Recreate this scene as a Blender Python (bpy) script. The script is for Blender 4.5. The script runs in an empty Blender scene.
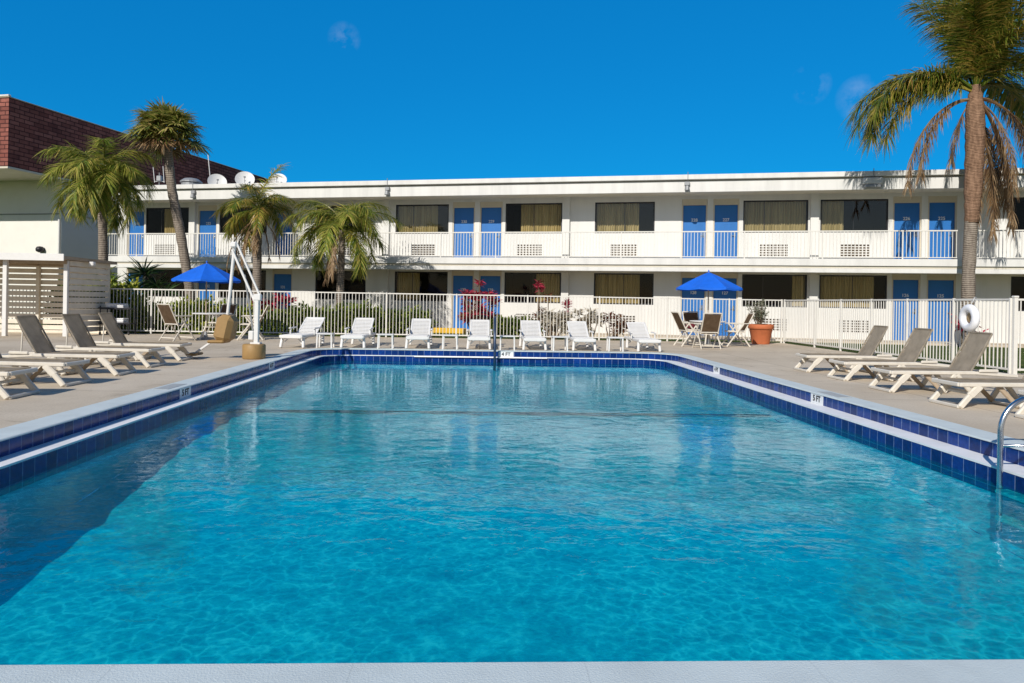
import bpy, math, random
import numpy as np
from mathutils import Vector, Matrix

R = math.radians
C = bpy.context.scene.collection
rng = random.Random(7)

# ------------------------------------------------------------------ materials
def new_mat(name):
    m = bpy.data.materials.new(name); m.use_nodes = True
    nt = m.node_tree; nt.nodes.clear()
    out = nt.nodes.new('ShaderNodeOutputMaterial')
    return m, nt, out

def N(nt, kind, **kw):
    n = nt.nodes.new(kind)
    for k, v in kw.items():
        if k in n.inputs: n.inputs[k].default_value = v
        else: setattr(n, k, v)
    return n

def lnk(nt, a, b): nt.links.new(a, b)

def ramp(nt, stops, fac):
    r = nt.nodes.new('ShaderNodeValToRGB')
    els = r.color_ramp.elements
    while len(els) < len(stops): els.new(0.5)
    for e, (p, c) in zip(els, stops):
        e.position = p; e.color = (*c, 1) if len(c) == 3 else c
    lnk(nt, fac, r.inputs[0]); return r

def pbr(name, col, rough=0.6, var=0.12, scale=6.0, bump=0.0, bscale=60.0, metal=0.0, spec=0.4, streak=False, dirt=None):
    """painted / plain surface with uneven tone, fine bump and optional weather streaks"""
    m, nt, out = new_mat(name)
    p = N(nt, 'ShaderNodeBsdfPrincipled', Roughness=rough, Metallic=metal)
    p.inputs['Specular IOR Level'].default_value = spec
    lnk(nt, p.outputs[0], out.inputs[0])
    tc = N(nt, 'ShaderNodeTexCoord')
    mp = N(nt, 'ShaderNodeMapping'); lnk(nt, tc.outputs['Object'], mp.inputs[0])
    if streak: mp.inputs['Scale'].default_value = (1, 1, 0.12)
    nz = N(nt, 'ShaderNodeTexNoise', Scale=scale, Detail=7.0, Roughness=0.62)
    lnk(nt, mp.outputs[0], nz.inputs[0])
    d = [max(0, c * (1 - var)) for c in col] if dirt is None else dirt
    b = [min(1, c * (1 + var * 0.6)) for c in col]
    r = ramp(nt, [(0.30, d), (0.52, col), (0.75, b)], nz.outputs[0])
    lnk(nt, r.outputs[0], p.inputs['Base Color'])
    if bump > 0:
        n2 = N(nt, 'ShaderNodeTexNoise', Scale=bscale, Detail=4.0)
        lnk(nt, tc.outputs['Object'], n2.inputs[0])
        bp = N(nt, 'ShaderNodeBump', Strength=bump, Distance=0.01)
        lnk(nt, n2.outputs[0], bp.inputs['Height']); lnk(nt, bp.outputs[0], p.inputs['Normal'])
    return m

def leaf_mat(name, stops, trans=0.25, rough=0.5):
    m, nt, out = new_mat(name)
    g = N(nt, 'ShaderNodeNewGeometry')
    oi = N(nt, 'ShaderNodeTexCoord')
    nz = N(nt, 'ShaderNodeTexNoise', Scale=1.7, Detail=3.0); lnk(nt, oi.outputs['Object'], nz.inputs[0])
    mx = N(nt, 'ShaderNodeMath', operation='MULTIPLY_ADD')
    lnk(nt, g.outputs['Random Per Island'], mx.inputs[0]); mx.inputs[1].default_value = 0.55
    sc = N(nt, 'ShaderNodeMath', operation='MULTIPLY'); lnk(nt, nz.outputs[0], sc.inputs[0]); sc.inputs[1].default_value = 0.45
    lnk(nt, sc.outputs[0], mx.inputs[2])
    r = ramp(nt, stops, mx.outputs[0])
    p = N(nt, 'ShaderNodeBsdfPrincipled', Roughness=rough)
    p.inputs['Specular IOR Level'].default_value = 0.3
    lnk(nt, r.outputs[0], p.inputs['Base Color'])
    t = N(nt, 'ShaderNodeBsdfTranslucent'); lnk(nt, r.outputs[0], t.inputs[0])
    ms = N(nt, 'ShaderNodeMixShader'); ms.inputs[0].default_value = trans
    lnk(nt, p.outputs[0], ms.inputs[1]); lnk(nt, t.outputs[0], ms.inputs[2]); lnk(nt, ms.outputs[0], out.inputs[0])
    return m

M = {}
M['wall'] = pbr('cream_wall_paint', (.70, .692, .665), .8, .10, 1.6, .15, 90, streak=True)
M['trim'] = pbr('cream_trim_paint', (.70, .692, .665), .65, .13, 2.4, .06, 60, streak=True)
M['soffit'] = pbr('soffit_paint', (.62, .57, .47), .8, .06, 3)
M['white'] = pbr('white_resin', (.72, .71, .69), .4, .05, 9)
M['bone'] = pbr('bone_resin', (.66, .61, .525), .45, .10, 9)
M['metalwhite'] = pbr('white_fence_paint', (.70, .68, .63), .45, .08, 4)
M['sling'] = pbr('taupe_sling_fabric', (.215, .175, .13), .85, .12, 14, .35, 260)
M['brownsling'] = pbr('brown_sling_fabric', (.24, .165, .10), .85, .12, 14, .35, 260)
M['blue_canvas'] = pbr('blue_canvas', (.004, .125, .66), .8, .14, 5, .1, 150)
M['door'] = pbr('blue_door_paint', (.02, .15, .45), .42, .08, 3, streak=True)
M['doorframe'] = pbr('door_frame_paint', (.62, .55, .43), .6, .06, 4)
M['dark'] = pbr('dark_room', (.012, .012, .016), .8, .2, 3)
M['black'] = pbr('black_metal', (.02, .02, .025), .45, .2, 12)
M['grey'] = pbr('grey_metal', (.30, .31, .32), .5, .15, 10, metal=.3)
M['towel'] = pbr('white_towel', (.85, .85, .85), .95, .05, 30, .4, 120)
M['tan'] = pbr('tan_plastic', (.33, .205, .08), .55, .12, 8)
M['terracotta'] = pbr('terracotta', (.50, .145, .055), .75, .12, 7, .1, 80)
M['soil'] = pbr('soil', (.05, .035, .025), .9, .3, 20)
M['steel'] = pbr('brushed_steel', (.62, .64, .66), .22, .08, 20, metal=1.0)
M['shadedsteel'] = pbr('shaded_steel_rail', (.05, .075, .13), .35, .1, 20, metal=.4)  # stainless rail with its shade put into a dark blue-grey colour
M['yellow'] = pbr('yellow_kerb_paint', (.72, .43, .035), .7, .18, 7)
M['burgundy'] = pbr('burgundy_cloth', (.13, .015, .025), .9, .2, 18)
M['ink'] = pbr('black_lettering', (.01, .01, .012), .6, .05, 10)
M['numwhite'] = pbr('white_lettering', (.8, .8, .8), .6, .03, 10)
M['slat'] = pbr('cabana_slat_paint', (.74, .68, .575), .7, .12, 3.5)
M['timber'] = pbr('cabana_timber', (.42, .33, .235), .8, .18, 6)
M['dish'] = pbr('dish_paint', (.66, .66, .65), .5, .06, 5)
M['ring'] = pbr('lifebuoy_skin', (.82, .83, .86), .5, .06, 8)
M['rope'] = pbr('tan_rope', (.42, .29, .15), .9, .2, 40)
M['markertile'] = pbr('white_marker_tile', (.78, .80, .80), .35, .05, 9)
M['greytile'] = pbr('grey_marker_tile', (.40, .42, .42), .5, .15, 20)
M['stripe'] = pbr('black_pool_tile', (.01, .018, .04), .4, .2, 20)
M['coping0'] = pbr('white_coping', (.60, .665, .665), .6, .10, 3.2, .25, 130)
M['ledge'] = pbr('white_ledge', (.86, .86, .86), .5, .10, 3.2, .1, 90)
M['bark'] = None
M['greywall'] = pbr('grey_building_paint', (.78, .76, .70), .85, .05, 1.2, .1, 60)
M['sidewall'] = pbr('shaded_side_wall_paint', (.50, .545, .56), .85, .05, 1.2, .1, 60)  # shade on the side wall put into a darker, bluer paint colour
M['pebble'] = pbr('roof_gravel', (.55, .53, .5), .9, .2, 10)

def bark(name, a, b, ring):
    m, nt, out = new_mat(name)
    p = N(nt, 'ShaderNodeBsdfPrincipled', Roughness=.95); p.inputs['Specular IOR Level'].default_value = .1
    tc = N(nt, 'ShaderNodeTexCoord')
    w = N(nt, 'ShaderNodeTexWave', wave_type='BANDS', bands_direction='Z', Scale=ring, Distortion=4.0, Detail=3.0)
    lnk(nt, tc.outputs['Object'], w.inputs[0])
    mp = N(nt, 'ShaderNodeMapping'); mp.inputs['Scale'].default_value = (14, 14, 4); lnk(nt, tc.outputs['Object'], mp.inputs[0])
    nz = N(nt, 'ShaderNodeTexNoise', Scale=1.0, Detail=6.0); lnk(nt, mp.outputs[0], nz.inputs[0])
    mx = N(nt, 'ShaderNodeMix'); mx.inputs[0].default_value = .65
    lnk(nt, w.outputs['Fac'], mx.inputs[2]); lnk(nt, nz.outputs[0], mx.inputs[3])
    r = ramp(nt, [(.25, a), (.75, b)], mx.outputs[0]); lnk(nt, r.outputs[0], p.inputs['Base Color'])
    bp = N(nt, 'ShaderNodeBump', Strength=.9, Distance=.03); lnk(nt, mx.outputs[0], bp.inputs['Height']); lnk(nt, bp.outputs[0], p.inputs['Normal'])
    lnk(nt, p.outputs[0], out.inputs[0]); return m
M['bark_grey'] = bark('grey_palm_bark', (.13, .105, .085), (.34, .29, .24), 5.0)
M['bark_brown'] = bark('fibrous_palm_bark', (.085, .048, .030), (.38, .235, .155), 7.0)

M['leaf_queen'] = leaf_mat('queen_palm_leaf', [(.18, (.04, .085, .016)), (.36, (.17, .25, .03)), (.55, (.36, .37, .06)), (.82, (.58, .46, .13))], .42)
M['leaf_olive'] = leaf_mat('olive_gold_palm_leaf', [(.15, (.035, .07, .014)), (.36, (.15, .215, .028)), (.56, (.34, .31, .05)), (.80, (.56, .36, .10))], .42, .3)
M['leaf_sabal'] = leaf_mat('sabal_leaf', [(.18, (.05, .08, .018)), (.36, (.20, .25, .045)), (.55, (.38, .36, .085)), (.82, (.60, .44, .19))], .4)
M['leaf_dead'] = leaf_mat('dead_palm_leaf', [(.15, (.06, .028, .014)), (.45, (.22, .13, .06)), (.8, (.43, .31, .18))], .2)
M['leaf_hedge'] = leaf_mat('hedge_leaf', [(.15, (.016, .04, .008)), (.42, (.09, .155, .022)), (.75, (.28, .31, .05))])
M['leaf_lime'] = leaf_mat('lime_hedge_leaf', [(.15, (.03, .06, .008)), (.45, (.17, .25, .025)), (.75, (.42, .42, .05))])
M['leaf_dark'] = leaf_mat('dark_spiky_leaf', [(.15, (.006, .02, .006)), (.5, (.022, .06, .014)), (.85, (.07, .13, .03))])
M['leaf_red'] = leaf_mat('red_cordyline_leaf', [(.15, (.07, .008, .012)), (.45, (.30, .02, .045)), (.8, (.62, .07, .12))], .35)
M['leaf_rust'] = leaf_mat('rusty_shrub_leaf', [(.15, (.05, .018, .014)), (.5, (.19, .06, .04)), (.85, (.32, .19, .07))])
M['leaf_cream'] = leaf_mat('variegated_leaf', [(.10, (.05, .06, .03)), (.3, (.48, .43, .33)), (.8, (.78, .72, .62))])
M['leaf_grey'] = leaf_mat('grey_green_leaf', [(.15, (.06, .075, .045)), (.5, (.18, .20, .13)), (.85, (.36, .37, .28))])
M['stem'] = pbr('plant_stem', (.16, .11, .07), .9, .2, 15)

# concrete pool deck: mottled, with faint saw-cut joints
def deck_mat():
    m, nt, out = new_mat('beige_concrete')
    p = N(nt, 'ShaderNodeBsdfPrincipled', Roughness=.85); p.inputs['Specular IOR Level'].default_value = .25
    tc = N(nt, 'ShaderNodeTexCoord')
    a = N(nt, 'ShaderNodeTexNoise', Scale=.55, Detail=8.0, Roughness=.65); lnk(nt, tc.outputs['Object'], a.inputs[0])
    b = N(nt, 'ShaderNodeTexNoise', Scale=45.0, Detail=4.0); lnk(nt, tc.outputs['Object'], b.inputs[0])
    r1 = ramp(nt, [(.3, (.485, .405, .305)), (.5, (.58, .495, .385)), (.72, (.66, .575, .46))], a.outputs[0])
    r2 = ramp(nt, [(.3, (.86, .86, .86)), (.7, (1.06, 1.06, 1.06))], b.outputs[0])
    mu = N(nt, 'ShaderNodeMix', data_type='RGBA', blend_type='MULTIPLY'); mu.inputs[0].default_value = 1
    lnk(nt, r1.outputs[0], mu.inputs[6]); lnk(nt, r2.outputs[0], mu.inputs[7])
    br = N(nt, 'ShaderNodeTexBrick', Scale=1.0, offset=0.0)
    br.inputs['Mortar Size'].default_value = .012; br.inputs['Brick Width'].default_value = 3.0; br.inputs['Row Height'].default_value = 3.0
    br.inputs['Color1'].default_value = (1, 1, 1, 1); br.inputs['Color2'].default_value = (.965, .955, .94, 1); br.inputs['Mortar'].default_value = (.66, .63, .6, 1)
    lnk(nt, tc.outputs['Object'], br.inputs[0])
    m2 = N(nt, 'ShaderNodeMix', data_type='RGBA', blend_type='MULTIPLY'); m2.inputs[0].default_value = 1
    lnk(nt, mu.outputs[2], m2.inputs[6]); lnk(nt, br.outputs[0], m2.inputs[7])
    # hairline cracks and darker worn or damp patches
    wn = N(nt, 'ShaderNodeTexNoise', Scale=1.6, Detail=5.0); lnk(nt, tc.outputs['Object'], wn.inputs[0])
    wa = N(nt, 'ShaderNodeVectorMath', operation='MULTIPLY_ADD'); lnk(nt, wn.outputs['Color'], wa.inputs[0]); wa.inputs[1].default_value = (.9, .9, 0); lnk(nt, tc.outputs['Object'], wa.inputs[2])
    vc = N(nt, 'ShaderNodeTexVoronoi', feature='DISTANCE_TO_EDGE', Scale=.22); lnk(nt, wa.outputs[0], vc.inputs[0])
    rc = ramp(nt, [(0.0, (.62, .60, .58)), (.004, (1, 1, 1))], vc.outputs[0])
    m3 = N(nt, 'ShaderNodeMix', data_type='RGBA', blend_type='MULTIPLY'); m3.inputs[0].default_value = .8; lnk(nt, m2.outputs[2], m3.inputs[6]); lnk(nt, rc.outputs[0], m3.inputs[7])
    sn = N(nt, 'ShaderNodeTexNoise', Scale=1.15, Detail=9.0, Roughness=.7, Distortion=.8); lnk(nt, tc.outputs['Object'], sn.inputs[0])
    rs_ = ramp(nt, [(.30, (.74, .72, .70)), (.44, (1, 1, 1)), (.66, (1, 1, 1)), (.8, (1.08, 1.07, 1.05))], sn.outputs[0])
    m4 = N(nt, 'ShaderNodeMix', data_type='RGBA', blend_type='MULTIPLY'); m4.inputs[0].default_value = 1; lnk(nt, m3.outputs[2], m4.inputs[6]); lnk(nt, rs_.outputs[0], m4.inputs[7])
    lnk(nt, m4.outputs[2], p.inputs['Base Color'])
    bp = N(nt, 'ShaderNodeBump', Strength=.25, Distance=.008); lnk(nt, b.outputs[0], bp.inputs['Height']); lnk(nt, bp.outputs[0], p.inputs['Normal'])
    lnk(nt, p.outputs[0], out.inputs[0]); return m
M['deck'] = deck_mat()

def grass_mat():
    m, nt, out = new_mat('lawn')
    p = N(nt, 'ShaderNodeBsdfPrincipled', Roughness=.95); p.inputs['Specular IOR Level'].default_value = .1
    tc = N(nt, 'ShaderNodeTexCoord')
    a = N(nt, 'ShaderNodeTexNoise', Scale=1.1, Detail=9.0, Roughness=.75); lnk(nt, tc.outputs['Object'], a.inputs[0])
    r = ramp(nt, [(.3, (.045, .075, .02)), (.5, (.085, .13, .03)), (.72, (.19, .20, .07))], a.outputs[0])
    lnk(nt, r.outputs[0], p.inputs['Base Color'])
    b = N(nt, 'ShaderNodeTexNoise', Scale=60.0, Detail=3.0); lnk(nt, tc.outputs['Object'], b.inputs[0])
    bp = N(nt, 'ShaderNodeBump', Strength=1.0, Distance=.05); lnk(nt, b.outputs[0], bp.inputs['Height']); lnk(nt, bp.outputs[0], p.inputs['Normal'])
    lnk(nt, p.outputs[0], out.inputs[0]); return m
M['grass'] = grass_mat()

def jointed(name, base):
    m = base.copy(); m.name = name; nt = m.node_tree; p = [n for n in nt.nodes if n.type == 'BSDF_PRINCIPLED'][0]; src = p.inputs['Base Color'].links[0].from_socket
    tc = N(nt, 'ShaderNodeTexCoord'); mp = N(nt, 'ShaderNodeMapping'); mp.inputs['Location'].default_value = (.39, 17.05, 0); lnk(nt, tc.outputs['Object'], mp.inputs[0])
    br = N(nt, 'ShaderNodeTexBrick', Scale=1.0, offset=0.0); br.inputs['Brick Width'].default_value = .75; br.inputs['Row Height'].default_value = .75; br.inputs['Mortar Size'].default_value = .003
    br.inputs['Color1'].default_value = (1, 1, 1, 1); br.inputs['Color2'].default_value = (.96, .96, .955, 1); br.inputs['Mortar'].default_value = (.88, .88, .88, 1); lnk(nt, mp.outputs[0], br.inputs[0])
    mu = N(nt, 'ShaderNodeMix', data_type='RGBA', blend_type='MULTIPLY'); mu.inputs[0].default_value = 1; lnk(nt, src, mu.inputs[6]); lnk(nt, br.outputs[0], mu.inputs[7]); lnk(nt, mu.outputs[2], p.inputs['Base Color']); return m
M['coping'] = jointed('white_coping', M['coping0'])

def tile_mat():
    m, nt, out = new_mat('cobalt_pool_tile')
    p = N(nt, 'ShaderNodeBsdfPrincipled', Roughness=.2); p.inputs['Specular IOR Level'].default_value = .28
    uv = N(nt, 'ShaderNodeUVMap')
    br = N(nt, 'ShaderNodeTexBrick', Scale=1.0, offset=0.0)
    br.inputs['Brick Width'].default_value = .154; br.inputs['Row Height'].default_value = .154
    br.inputs['Mortar Size'].default_value = .0045; br.inputs['Mortar Smooth'].default_value = .2; br.inputs['Bias'].default_value = 0
    br.inputs['Color1'].default_value = (.003, .022, .12, 1); br.inputs['Color2'].default_value = (.006, .042, .23, 1); br.inputs['Mortar'].default_value = (.17, .23, .40, 1)
    lnk(nt, uv.outputs[0], br.inputs[0])
    nz = N(nt, 'ShaderNodeTexNoise', Scale=22.0, Detail=5.0); lnk(nt, uv.outputs[0], nz.inputs[0])
    r = ramp(nt, [(.3, (.75, .75, .78)), (.7, (1.25, 1.25, 1.2))], nz.outputs[0])
    mu = N(nt, 'ShaderNodeMix', data_type='RGBA', blend_type='MULTIPLY'); mu.inputs[0].default_value = 1
    lnk(nt, br.outputs[0], mu.inputs[6]); lnk(nt, r.outputs[0], mu.inputs[7]); lnk(nt, mu.outputs[2], p.inputs['Base Color'])
    bp = N(nt, 'ShaderNodeBump', Strength=.5, Distance=.004, invert=True); lnk(nt, br.outputs['Fac'], bp.inputs['Height']); lnk(nt, bp.outputs[0], p.inputs['Normal'])
    lnk(nt, p.outputs[0], out.inputs[0]); return m
M['tile'] = tile_mat()

def plaster_mat():
    m, nt, out = new_mat('blue_pool_plaster')
    p = N(nt, 'ShaderNodeBsdfPrincipled', Roughness=.9); p.inputs['Specular IOR Level'].default_value = .1
    tc = N(nt, 'ShaderNodeTexCoord')
    a = N(nt, 'ShaderNodeTexNoise', Scale=1.3, Detail=6.0); lnk(nt, tc.outputs['Object'], a.inputs[0])
    r = ramp(nt, [(.3, (.50, .72, .84)), (.7, (.60, .82, .92))], a.outputs[0]); lnk(nt, r.outputs[0], p.inputs['Base Color'])
    lnk(nt, p.outputs[0], out.inputs[0]); return m
M['plaster'] = plaster_mat()

def water_mat():
    m, nt, out = new_mat('pool_water')
    tc = N(nt, 'ShaderNodeTexCoord')
    # ripples: two scales of warped noise
    mp = N(nt, 'ShaderNodeMapping'); mp.inputs['Scale'].default_value = (1.0, 1.25, 1); mp.inputs['Rotation'].default_value = (0, 0, .35)
    lnk(nt, tc.outputs['Object'], mp.inputs[0])
    n1 = N(nt, 'ShaderNodeTexNoise', Scale=1.5, Detail=2.5, Roughness=.5, Distortion=.6); lnk(nt, mp.outputs[0], n1.inputs[0])
    n2 = N(nt, 'ShaderNodeTexNoise', Scale=6.5, Detail=3.0, Roughness=.55, Distortion=.9); lnk(nt, mp.outputs[0], n2.inputs[0])
    s2 = N(nt, 'ShaderNodeMath', operation='MULTIPLY'); lnk(nt, n2.outputs[0], s2.inputs[0]); s2.inputs[1].default_value = .30
    ad = N(nt, 'ShaderNodeMath', operation='ADD'); lnk(nt, n1.outputs[0], ad.inputs[0]); lnk(nt, s2.outputs[0], ad.inputs[1])
    bp = N(nt, 'ShaderNodeBump', Strength=.5, Distance=.018); lnk(nt, ad.outputs[0], bp.inputs['Height'])
    # ripple caustics painted into the transmission tint: bright web and darker troughs
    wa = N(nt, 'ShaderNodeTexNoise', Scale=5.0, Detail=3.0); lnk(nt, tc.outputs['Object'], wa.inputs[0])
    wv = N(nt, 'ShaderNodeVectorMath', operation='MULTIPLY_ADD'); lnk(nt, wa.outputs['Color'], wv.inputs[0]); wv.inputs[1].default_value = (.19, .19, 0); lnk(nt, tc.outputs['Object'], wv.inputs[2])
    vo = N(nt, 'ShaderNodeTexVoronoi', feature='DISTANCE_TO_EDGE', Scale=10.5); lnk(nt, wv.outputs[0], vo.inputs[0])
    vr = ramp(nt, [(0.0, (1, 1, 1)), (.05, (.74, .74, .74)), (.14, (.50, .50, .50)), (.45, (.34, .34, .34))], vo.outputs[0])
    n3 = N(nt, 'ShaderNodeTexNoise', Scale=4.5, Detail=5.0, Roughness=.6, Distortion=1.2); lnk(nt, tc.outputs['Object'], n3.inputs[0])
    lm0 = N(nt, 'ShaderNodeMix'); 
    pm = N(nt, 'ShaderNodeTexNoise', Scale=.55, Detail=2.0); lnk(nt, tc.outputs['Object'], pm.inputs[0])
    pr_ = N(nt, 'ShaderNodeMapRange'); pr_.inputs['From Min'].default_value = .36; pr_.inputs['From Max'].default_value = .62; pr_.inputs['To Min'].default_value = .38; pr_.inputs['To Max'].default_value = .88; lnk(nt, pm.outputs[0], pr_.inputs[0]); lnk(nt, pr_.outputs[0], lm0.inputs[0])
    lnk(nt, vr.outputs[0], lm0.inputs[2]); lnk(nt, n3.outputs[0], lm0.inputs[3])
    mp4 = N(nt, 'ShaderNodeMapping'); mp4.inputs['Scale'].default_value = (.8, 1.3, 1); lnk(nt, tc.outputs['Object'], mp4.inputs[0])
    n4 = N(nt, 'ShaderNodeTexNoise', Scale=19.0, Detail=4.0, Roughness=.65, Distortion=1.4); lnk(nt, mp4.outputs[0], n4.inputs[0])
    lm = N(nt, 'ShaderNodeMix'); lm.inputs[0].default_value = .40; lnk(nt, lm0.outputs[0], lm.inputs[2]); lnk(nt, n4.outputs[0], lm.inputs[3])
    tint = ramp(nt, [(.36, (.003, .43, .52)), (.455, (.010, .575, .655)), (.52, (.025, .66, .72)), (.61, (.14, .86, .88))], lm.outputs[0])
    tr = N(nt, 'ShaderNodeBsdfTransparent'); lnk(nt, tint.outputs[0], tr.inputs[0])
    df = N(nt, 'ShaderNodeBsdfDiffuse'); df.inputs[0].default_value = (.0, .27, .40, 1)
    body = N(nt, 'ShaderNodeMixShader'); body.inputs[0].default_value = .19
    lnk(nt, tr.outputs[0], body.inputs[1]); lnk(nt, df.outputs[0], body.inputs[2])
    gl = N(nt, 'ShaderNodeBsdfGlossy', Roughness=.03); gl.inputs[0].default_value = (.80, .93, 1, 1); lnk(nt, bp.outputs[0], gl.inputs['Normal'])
    lw_ = N(nt, 'ShaderNodeLayerWeight', Blend=.5); lnk(nt, bp.outputs[0], lw_.inputs['Normal'])
    pw = N(nt, 'ShaderNodeMath', operation='POWER'); lnk(nt, lw_.outputs['Facing'], pw.inputs[0]); pw.inputs[1].default_value = 5.0
    fr = N(nt, 'ShaderNodeMath', operation='MULTIPLY_ADD'); lnk(nt, pw.outputs[0], fr.inputs[0]); fr.inputs[1].default_value = .74; fr.inputs[2].default_value = .02
    ms = N(nt, 'ShaderNodeMixShader'); lnk(nt, fr.outputs[0], ms.inputs[0]); lnk(nt, body.outputs[0], ms.inputs[1]); lnk(nt, gl.outputs[0], ms.inputs[2])
    lnk(nt, ms.outputs[0], out.inputs[0]); return m
M['water'] = water_mat()

def sling_mat(name, a, b):
    m, nt, out = new_mat(name); tc = N(nt, 'ShaderNodeTexCoord'); nz = N(nt, 'ShaderNodeTexNoise', Scale=9.0, Detail=5.0); lnk(nt, tc.outputs['Object'], nz.inputs[0])
    wv = N(nt, 'ShaderNodeTexNoise', Scale=240.0, Detail=1.0); lnk(nt, tc.outputs['Object'], wv.inputs[0])
    mx = N(nt, 'ShaderNodeMix'); mx.inputs[0].default_value = .3; lnk(nt, nz.outputs[0], mx.inputs[2]); lnk(nt, wv.outputs[0], mx.inputs[3])
    r = ramp(nt, [(.36, a), (.64, b)], mx.outputs[0]); p = N(nt, 'ShaderNodeBsdfPrincipled', Roughness=.85); p.inputs['Specular IOR Level'].default_value = .25; lnk(nt, r.outputs[0], p.inputs['Base Color'])
    t = N(nt, 'ShaderNodeBsdfTranslucent'); lnk(nt, r.outputs[0], t.inputs[0]); ms = N(nt, 'ShaderNodeMixShader'); ms.inputs[0].default_value = .66
    lnk(nt, p.outputs[0], ms.inputs[1]); lnk(nt, t.outputs[0], ms.inputs[2]); lnk(nt, ms.outputs[0], out.inputs[0]); return m
M['sling'] = sling_mat('taupe_mesh_sling', (.52, .46, .37), (.66, .59, .49))
M['brownsling'] = sling_mat('brown_mesh_sling', (.25, .165, .10), (.34, .24, .155))
def glass_mat(name='window_glass', fac=.07, tint=(.80, .82, .82)):
    m, nt, out = new_mat(name)
    tr = N(nt, 'ShaderNodeBsdfTransparent'); tr.inputs[0].default_value = (*tint, 1)
    tc = N(nt, 'ShaderNodeTexCoord'); nz = N(nt, 'ShaderNodeTexNoise', Scale=.8, Detail=2.0); lnk(nt, tc.outputs['Object'], nz.inputs[0])
    bp = N(nt, 'ShaderNodeBump', Strength=.12, Distance=.05); lnk(nt, nz.outputs[0], bp.inputs['Height'])
    gl = N(nt, 'ShaderNodeBsdfGlossy', Roughness=.02); gl.inputs[0].default_value = (1, .86, .72, 1); lnk(nt, bp.outputs[0], gl.inputs['Normal'])
    ms = N(nt, 'ShaderNodeMixShader'); ms.inputs[0].default_value = fac
    lnk(nt, tr.outputs[0], ms.inputs[1]); lnk(nt, gl.outputs[0], ms.inputs[2]); lnk(nt, ms.outputs[0], out.inputs[0]); return m
M['glass'] = glass_mat('window_glass', .02, (.86, .84, .80))
M['glass_bright'] = glass_mat('reflective_window_glass', .075, (.80, .80, .78))

def curtain_mat():
    m, nt, out = new_mat('pleated_curtain')
    p = N(nt, 'ShaderNodeBsdfPrincipled', Roughness=.95)
    tc = N(nt, 'ShaderNodeTexCoord'); nz = N(nt, 'ShaderNodeTexNoise', Scale=4.0, Detail=4.0)
    mp = N(nt, 'ShaderNodeMapping'); mp.inputs['Scale'].default_value = (3, 1, .15); lnk(nt, tc.outputs['Object'], mp.inputs[0]); lnk(nt, mp.outputs[0], nz.inputs[0])
    r = ramp(nt, [(.3, (.38, .305, .125)), (.7, (.62, .52, .27))], nz.outputs[0]); lnk(nt, r.outputs[0], p.inputs['Base Color'])
    lnk(nt, p.outputs[0], out.inputs[0]); return m
M['curtain'] = curtain_mat()

def brick_mat():
    m, nt, out = new_mat('maroon_brick')
    p = N(nt, 'ShaderNodeBsdfPrincipled', Roughness=.9); p.inputs['Specular IOR Level'].default_value = .15
    uv = N(nt, 'ShaderNodeUVMap')
    br = N(nt, 'ShaderNodeTexBrick', Scale=1.0)
    br.inputs['Brick Width'].default_value = .46; br.inputs['Row Height'].default_value = .17; br.inputs['Mortar Size'].default_value = .018
    br.inputs['Color1'].default_value = (.20, .068, .055, 1); br.inputs['Color2'].default_value = (.35, .135, .105, 1); br.inputs['Mortar'].default_value = (.085, .032, .030, 1)
    lnk(nt, uv.outputs[0], br.inputs[0])
    nz = N(nt, 'ShaderNodeTexNoise', Scale=1.4, Detail=8.0, Roughness=.75); lnk(nt, uv.outputs[0], nz.inputs[0])
    r = ramp(nt, [(.3, (.6, .62, .68)), (.55, (1, 1, 1)), (.75, (1.5, 1.35, 1.4))], nz.outputs[0])
    mu = N(nt, 'ShaderNodeMix', data_type='RGBA', blend_type='MULTIPLY'); mu.inputs[0].default_value = 1
    lnk(nt, br.outputs[0], mu.inputs[6]); lnk(nt, r.outputs[0], mu.inputs[7]); lnk(nt, mu.outputs[2], p.inputs['Base Color'])
    bp = N(nt, 'ShaderNodeBump', Strength=.8, Distance=.03, invert=True); lnk(nt, br.outputs['Fac'], bp.inputs['Height']); lnk(nt, bp.outputs[0], p.inputs['Normal'])
    lnk(nt, p.outputs[0], out.inputs[0]); return m
M['brick'] = brick_mat()

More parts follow.
